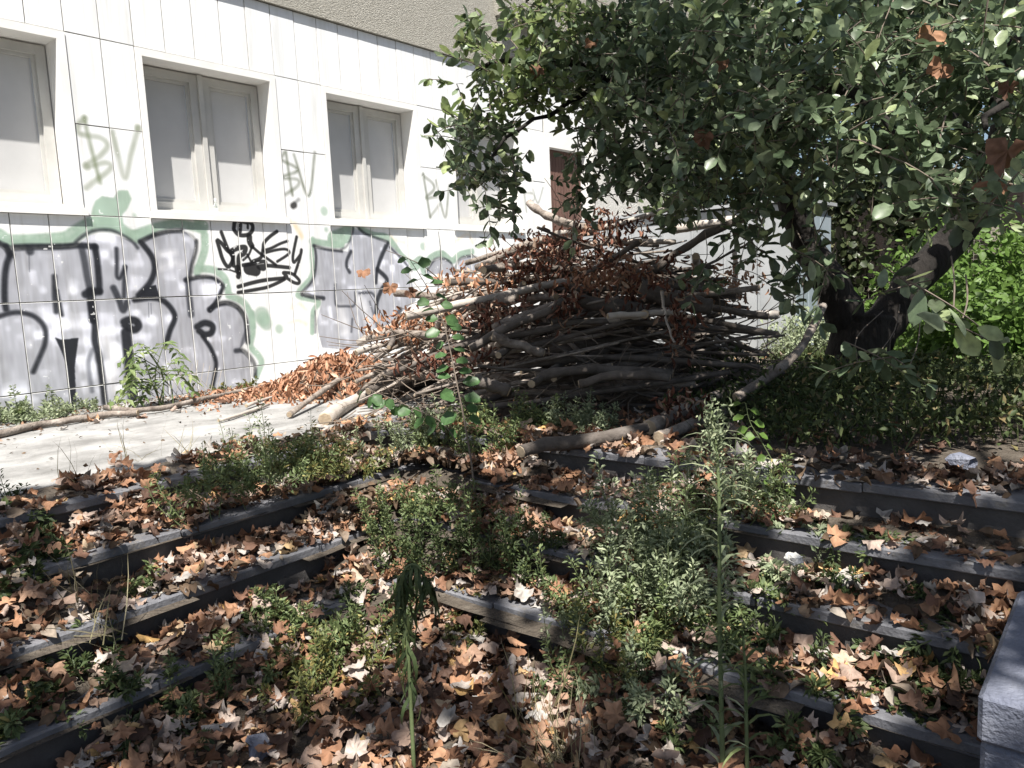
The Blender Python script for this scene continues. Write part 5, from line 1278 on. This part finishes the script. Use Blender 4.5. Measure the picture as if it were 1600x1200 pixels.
b = wz(1225, 800, -.16); d0 = project(b)[2][0]
pts = [b] + [ond(x, y, d0) for x, y in [(1215, 740), (1190, 690), (1172, 660), (1165, 630)]]
pathed('vine', 'light green vine shoot climbing at the right of the top step', 'vine', pts, .003, .0015, [(.15 + .85 * i / 11, .05 * g.uniform(.8, 1.2), -1 if i % 2 else 1, g.uniform(.0, .6)) for i in range(12)], 'bright', 'twig_green')
b = wz(1215, 880, -.32); d0 = project(b)[2][0]
pts = [b] + [ond(x, y, d0) for x, y in [(1212, 850), (1205, 820), (1222, 800)]]
pathed('vine', 'small round-leaved vine on the second right-hand riser', 'vine', pts, .003, .0015, [(.1 + .9 * i / 7, .045 * g.uniform(.8, 1.2), -1 if i % 2 else 1, g.uniform(.0, .6)) for i in range(8)], 'sapling', 'twig_green')
# tall thin stalk with drooping narrow leaves
def stalk(name, label, pts, r, blades, tufts, mat, hang=0.0):
    Q = smoothpath(pts, 26); root = empty(name, Q[0]); tag(root, label, 'weed')
    V, F = tube(Q, np.linspace(r, r * .45, 26), 6); part('stem', V, F, M['twig_green'], root, None, True)
    lv = Leaves(); P, D, N_, S = [], [], [], []
    for f, L in blades:
        c = np.array([np.interp(f, np.linspace(0, 1, 26), Q[:, q]) for q in range(3)]); a = g.uniform(0, 6.28)
        o = RT * math.cos(a) + FW * math.sin(a) * .7
        P.append(c); D.append(unit(o * (1 - .55 * hang) + np.array([0, 0, g.uniform(.2, .9) * (1 - hang) - 1.2 * hang]))); N_.append(unit(-o * .8 + np.array([0, 0, 1.0])) if not hang else unit(o + g.normal(0, .4, 3))); S.append(L)
    bl = (np.array([(-.045, 0, 0), (.045, 0, 0), (-.055, .35, .06), (.055, .35, .06), (-.045, .65, -.08), (.045, .65, -.08), (-.025, .85, -.30), (.025, .85, -.30), (0, .95, -.55)]), np.array([(0, 1, 3), (0, 3, 2), (2, 3, 5), (2, 5, 4), (4, 5, 7), (4, 7, 6), (6, 7, 8)]))
    lv.add(bl, frames(np.array(D), np.array(N_)), np.array(P), np.array(S), g.random(len(P)))
    for f, n, w in tufts:
        c = np.array([np.interp(f, np.linspace(0, 1, 26), Q[:, q]) for q in range(3)])
        T = c + g.normal(0, w, (n, 3)); dd = unit(rand_dirs(n, g) + [0, 0, .3])
        lv.add(SMALL, frames(dd, rand_dirs(n, g)), T, g.uniform(.012, .026, n), g.random(n))
    lv.build('leaves', M[mat], root)
    return root
b = wz(1130, 1235, LOW); d0 = project(b)[2][0]
stalk('tall_weed', 'tall single weed stalk rising through the whole lower right foreground', [b] + [ond(x, y, d0) for x, y in [(1127, 1100), (1124, 950), (1124, 820), (1121, 720), (1112, 640)]], .0085, [(f, g.uniform(.07, .14)) for f in np.linspace(.05, .9, 60)], [(f, 26, .018) for f in np.linspace(.8, 1.0, 9)] + [(.93, 30, .03)], 'weed_grey')
b = wz(1168, 1240, LOW); d0 = project(b)[2][0]
stalk('tall_weed', 'shorter weed stalk just right of the tall one', [b] + [ond(x, y, d0) for x, y in [(1166, 1120), (1164, 1040), (1160, 985)]], .007, [(f, g.uniform(.07, .12)) for f in np.linspace(.1, .98, 24)], [(.98, 14, .015)], 'weed')
b = wz(648, 1230, LOW); d0 = project(b)[2][0]
wl = stalk('wilted_weed', 'wilted dark green stalk drooping in the lower middle foreground', [b] + [ond(x, y, d0) for x, y in [(642, 1100), (636, 1000), (628, 930), (632, 892), (648, 882), (662, 900), (668, 930)]], .007, [(f, g.uniform(.06, .13)) for f in np.linspace(.16, .97, 95)], [(f, 7, .024) for f in np.linspace(.2, 1, 16)], 'weed_dark', .8)
# pinnate seedling at the wall
b = wz(252, 634, 0); root = empty('pinnate_seedling', b); tag(root, 'fresh pinnate-leaved seedling growing against the graffiti wall', 'plant')
st = MB(); lv = Leaves()
for i in range(15):
    a = g.uniform(0, 6.28); zb = g.uniform(.05, .42); c = b + np.array([g.normal(0, .05), g.normal(0, .03), zb])
    out = np.array([math.cos(a), math.sin(a) * .6 - .1, 0]); L = g.uniform(.25, .42)
    Q = smoothpath([c, c + out * L * .5 + [0, 0, .12], c + out * L + [0, 0, -.02]], 9); Q[:, 1] = np.minimum(Q[:, 1], WALL_Y - .05); st.tube(Q, np.linspace(.003, .0012, 9), 4, False)
    for j in range(2, 9):
        T = unit(Q[j] - Q[j - 1]); S = unit(np.cross(T, [0, 0, 1.0]))
        for sgn in (-1, 1):
            d = unit(S * sgn + T * .4 + [0, 0, -.25] + g.normal(0, .1, 3)); lv.add(leaf_small(.34, .1, .4), frames(d[None], unit(np.array([[0, 0, 1.0]]) + g.normal(0, .2, (1, 3)))), Q[j][None], np.array([g.uniform(.08, .13)]), np.array([g.random()]))
for i in range(5): st.tube(smoothpath([b + g.normal(0, .03, 3) * [1, 1, 0], b + [g.normal(0, .06), g.normal(0, .03), .25], b + [g.normal(0, .1), g.normal(0, .04), .5]], 6), np.linspace(.007, .003, 6), 5, False)
st.build('stems', M['twig_green'], root)['kind'] = 'stuff'; lv.build('leaflets', M['ailanthus'], root)
# dry grass
def tuft(label, base, n, L, mat='grass', fan=.6, lean=(0, 0)):
    lv = Leaves(); T = np.array(base) + g.normal(0, .05, (n, 3)) * [1, 1, 0]
    D = unit(g.normal(0, fan, (n, 3)) + np.array([lean[0], lean[1], 1.0])); D[:, 2] = np.abs(D[:, 2])
    V0, F0 = BLADE; V1 = V0.copy(); V1[:, 0] *= .35
    lv.add((V1, F0), frames(D, rand_dirs(n, g)), T, g.uniform(.5, 1.1, n) * L, g.random(n))
    o = lv.build('grass_tuft', M[mat], None, None, base); tag(o, label, 'grass', 'grass tufts')
tuft('pale dry grass tuft at the bottom edge left of centre', wz(880, 1195, LOW), 60, .28, lean=tuple((RT * -.6)[:2]))
tuft('few dry grass stems standing among leaves at lower middle', wz(830, 1160, LOW), 14, .4, fan=.25)
tuft('dry grass blades hanging on the second left tread', wz(130, 960, -.32), 16, .35, fan=.5)
tuft('thin dry grass stems on the sunlit concrete', wz(120, 765, 0), 8, .32, fan=.4)
tuft('thin dry stems in the middle of the sunlit concrete', wz(215, 720, 0), 14, .26, fan=.7)
tuft('dry stems on the concrete next to the terrace-edge bush', wz(290, 715, 0), 14, .24, fan=.7)
tuft('green grass at the top right-hand step', wz(1120, 690, 0), 40, .3, 'grass_green')
tuft('pale grass bundle at the pile’s shaded front', wz(1085, 615, .02), 40, .28, fan=.7)
tuft('grass blades near the lower left corner', wz(160, 1000, -.35), 14, .3, fan=.7)

# ------------------------------------------------------------------ fallen plane leaves
g = np.random.default_rng(71)
FX, FY, FZ, FS, FL = [], [], [], [], []
def drop(n, fx, fy, lab, s=(.06, .115), pile=.03, dens=None):
    k = 0; tries = 0
    while k < n and tries < n * 30:
        tries += 1
        x, y = fx(), fy()
        if dens is not None and g.random() > dens(x, y): continue
        FX.append(x); FY.append(y); FZ.append(float(ground_z(x, y)) + g.random() ** 2 * pile + .004); FS.append(g.uniform(*s)); FL.append(lab); k += 1
clump = lownoise(400, 400, 12, g)
def cl(x, y, th=.5, k=5): return float(np.clip((clump[int(abs(y) * 45) % 400, int(abs(x) * 45 + 90) % 400] - th) * k + .5, .02, 1))
ON = ['top', 'second', 'third', 'lowest']
for k in range(4):
    xk, yk = STEP_X[k], STEP_Y[k]
    drop([260, 460, 500, 380][k], lambda: xk + .05 + .26 * g.random() ** .8, lambda: g.uniform(-.2, yk - .1), f'on the {ON[k]} right-hand tread', pile=.05, dens=lambda x, y: cl(x, y, .36))
    drop([200, 320, 290, 240][k], lambda: g.uniform(.1, xk - .1), lambda: yk + .07 + .25 * g.random() ** .8, f'on the {ON[k]} left-hand tread', pile=.06, dens=lambda x, y: cl(x, y, .45))
drop(2600, lambda: g.uniform(.3, 2.3), lambda: g.uniform(-.2, 2.6), 'on the lower court', pile=.07, s=(.045, .11))
drop(260, lambda: g.normal(1.75, .3), lambda: g.normal(1.7, .4), 'on the lower court', pile=.09, dens=lambda x, y: 1.0 if x < 2.28 and y < 2.6 else 0)
drop(330, lambda: g.normal(2.8, .3), lambda: g.normal(3.0, .35), 'in the inner corner of the steps', pile=.03, s=(.06, .11), dens=lambda x, y: 1.0 if x < 3.3 and y < 3.7 else .1)
drop(55, lambda: g.uniform(.8, 2.7), lambda: 3.68 + abs(g.normal(0, .2)), 'on the terrace edge above the left-hand steps', pile=.04, dens=lambda x, y: cl(x, y, .5))
drop(200, lambda: g.uniform(3.4, 4.6), lambda: g.uniform(.0, 3.3), 'on the bank above the right-hand steps', pile=.05, dens=lambda x, y: cl(x, y, .45))
drop(110, lambda: g.normal(3.4, .35), lambda: g.normal(3.7, .25), 'on the terrace before the brush pile', pile=.02, s=(.05, .1))
drop(46, lambda: g.uniform(1.6, 4.6), lambda: g.uniform(5.6, 6.5), 'on the terrace along the wall', pile=.02, s=(.06, .11))
drop(80, lambda: g.uniform(5.5, 8.2), lambda: g.uniform(2.6, 5), 'on the ground before the grey shed', pile=.03)
for dx, dy, ax, lz, la, lc, h in DRIFTS:
    sx_, sy_ = (la, lc) if ax == 'x' else (lc, la)
    where = 'banked up against a left-hand riser' if ax == 'x' else 'banked up against a right-hand riser'
    drop(int(620 * la * lc * 1.6 + 14), lambda: g.normal(dx, sx_ * .75), lambda: g.normal(dy, sy_ * .75), where, pile=.03, s=(.05, .11))
FP = np.c_[FX, FY, FZ]; FS = np.array(FS); n = len(FP)
px_, py_, dz_ = project(FP)
vis = (px_ > 0) & (px_ < 1600) & (py_ > 0) & (py_ < 1200) & (dz_ > .3)
score = np.where(vis, FS / np.maximum(dz_, .3), 0) * (1 + (FP[:, 2] - ground_z(FP[:, 0], FP[:, 1])) * 8)
own = np.zeros(n, bool); own[np.argsort(-score)[:300]] = True
tilt = np.where(g.random(n) < .25, .8, .32)
Nn = unit(g.normal(0, 1, (n, 3)) * tilt[:, None] + [0, 0, 1.0]); Dd = unit(rand_dirs(n, g) * [1, 1, .2]); Rm = frames(Dd, Nn)
ki = g.integers(0, 24, n); rn = g.random(n)
lv = Leaves()
for k in range(24):
    s = (ki == k) & ~own; lv.add(PLANE[k], Rm[s], FP[s], FS[s] * .95, rn[s])
tag(lv.build('leaf_litter', M['dry']), 'carpet of brown fallen plane leaves over the steps and court', 'leaf litter', None, 'stuff')
pme = []
for k in range(24):
    me = mesh_arrays('fallen_leaf', PLANE[k][0], PLANE[k][1], smooth=True); me.materials.append(M['dry_own']); pme.append(me)
for i in np.where(own)[0]:
    o = bpy.data.objects.new('fallen_leaf', pme[ki[i]]); COL.objects.link(o)
    mm = Matrix((Rm[i] * FS[i] * .98).tolist()).to_4x4(); mm.translation = Vector(FP[i] + [0, 0, .004]); o.matrix_world = mm; o.color = dry_pick(rn[i])
    look = ('rolled ' if ki[i] >= 18 else ('tilted ' if tilt[i] > .5 else '')) + dry_word(rn[i])
    sz = 'big' if FS[i] > .105 else ('small' if FS[i] < .085 else 'medium')
    side = ['far left', 'left', 'left of centre', 'centre', 'right of centre', 'right', 'far right', 'rightmost'][int(np.clip(px_[i] // 200, 0, 7))]
    row = '' if 'court' not in FL[i] else ('bottom edge, ' if py_[i] > 1130 else ('middle depth, ' if py_[i] > 1050 else 'rear part, '))
    tag(o, f'{sz} {look} leaf {FL[i]}, {row}{side}', 'leaf', 'fallen plane leaves')
# crumbs, bits of bark and pale chips between the leaves
lv = Leaves(); n = 7000
X = np.concatenate([g.uniform(.2, 2.32, 3000), g.normal(2.85, .3, 1500), g.uniform(2.33, 3.5, 1500), g.uniform(.2, 3.2, 1000)]); Y = np.concatenate([g.uniform(-.3, 2.62, 3000), g.normal(3.1, .35, 1500), g.uniform(-.2, 3.4, 1500), g.uniform(2.66, 3.9, 1000)])
T = np.c_[X, Y, ground_z(X, Y) + .004 + g.random(n) * .01]
lv.add(leaf_small(.6, .1), frames(unit(rand_dirs(n, g) * [1, 1, .3]), unit(g.normal(0, .4, (n, 3)) + [0, 0, 1])), T, g.uniform(.008, .035, n), g.random(n))
m = 4200; q = g.integers(0, n, m)
lv.add(leaf_ovate(.7, .6, .6), frames(unit(rand_dirs(m, g) * [1, 1, .4]), unit(g.normal(0, .6, (m, 3)) + [0, 0, 1])), T[q] + np.c_[g.normal(0, .03, (m, 2)), g.random(m) * .02], g.uniform(.025, .07, m), g.random(m) * .9)
tag(lv.build('leaf_crumbs', M['crumb']), 'crumbled leaf bits, bark chips and grit on the steps', 'debris', None, 'stuff')
lv = Leaves(); n = 2600
X = g.uniform(.6, 4.6, n); Y = WALL_Y - .05 - np.abs(g.normal(0, .45, n)); X[:180] = g.uniform(.6, 4.0, 180); Y[:180] = g.uniform(3.7, 6.6, 180)
lv.add(leaf_small(.7, .1), frames(unit(rand_dirs(n, g) * [1, 1, .3]), unit(g.normal(0, .4, (n, 3)) + [0, 0, 1])), np.c_[X, Y, .003 + g.random(n) * .008], g.uniform(.008, .035, n), g.random(n) * .7)
tag(lv.build('terrace_grit', M['crumb']), 'dark grit and leaf bits strewn along the wall on the terrace', 'debris', None, 'stuff')
# stones
def rock(base, s, label, mat, seed):
    gg = np.random.default_rng(seed); V, F = bevel_box(-.5, .5, -.4, .4, 0, .6, .12); V = np.array(V) * s + gg.normal(0, .07 * s, (len(V), 3)); V[:, 2] -= V[:, 2].min()
    o = link('stone_chunk', mesh_arrays('stone_chunk', V, F), M[mat], None, base); o.rotation_euler = (.1, -.08, gg.uniform(0, 3)); tag(o, label, 'stone'); return o
rock(wz(405, 1178, LOW), .085, 'pale blue-grey broken stone among leaves at lower left', 'block', 1)
rock(wz(70, 930, -.32), .16, 'dark rounded stone on the left-hand steps', 'riser', 2)
rock(wz(1600 - 100, 735, 0), .10, 'small grey stone on the bank at right', 'block', 3)
rock(wz(745, 1115, LOW), .07, 'whitish stone chip in the middle of the leaves', 'pebble_white', 4)
rock(wz(1240, 880, -.16), .05, 'white stone chip on the second right-hand tread', 'pebble_white', 5)
# bottle on the window sill
def lathe(profile, n=14):
    V = []; F = []
    for r, z in profile: V += [(r * math.cos(a), r * math.sin(a), z) for a in np.arange(n) * 2 * np.pi / n]
    for i in range(len(profile) - 1):
        for j in range(n): F.append((i * n + j, i * n + (j + 1) % n, (i + 1) * n + (j + 1) % n, (i + 1) * n + j))
    F.append(list(range(n))[::-1]); F.append([(len(profile) - 1) * n + j for j in range(n)])
    return np.array(V), F
bp = np.array([ony(338, 331, WALL_Y + .06)[0], WALL_Y + .06, 1.673]); bt = empty('small_bottle', bp); tag(bt, 'small clear bottle with white label standing on the window sill', 'bottle')
V, F = lathe([(.020, 0), (.021, .01), (.021, .07), (.017, .085), (.009, .10), (.009, .122)]); part('glass_body', V + bp, F, M['glass'], bt, None, True)
V, F = lathe([(.0215, .006), (.0218, .008), (.0218, .045), (.0215, .047)]); part('label', V + bp, F, M['white_plastic'], bt, None, True)
V, F = lathe([(.011, .115), (.0115, .118), (.0115, .14), (.010, .143)]); part('cap', V + bp, F, M['white_plastic'], bt, None, True)
# rusty wire-netting scrap against the wall
b = wz(305, 622, 0); sc_ = MB()
for i in range(9):
    a = b + np.array([-.22 + i * .055, .05, 0.0]); c = a + np.array([-.14, .10, .34 - abs(i - 4) * .03]); sc_.tube(np.array([a, c]), .0025, 4, False)
    c2 = a + np.array([.14, .10, .32 - abs(i - 4) * .03]); sc_.tube(np.array([a + [0, -.006, 0], c2]), .0025, 4, False)
tag(sc_.build('wire_netting_scrap', M['wire']), 'scrap of diamond wire netting leaning on the wall by the seedling', 'netting')
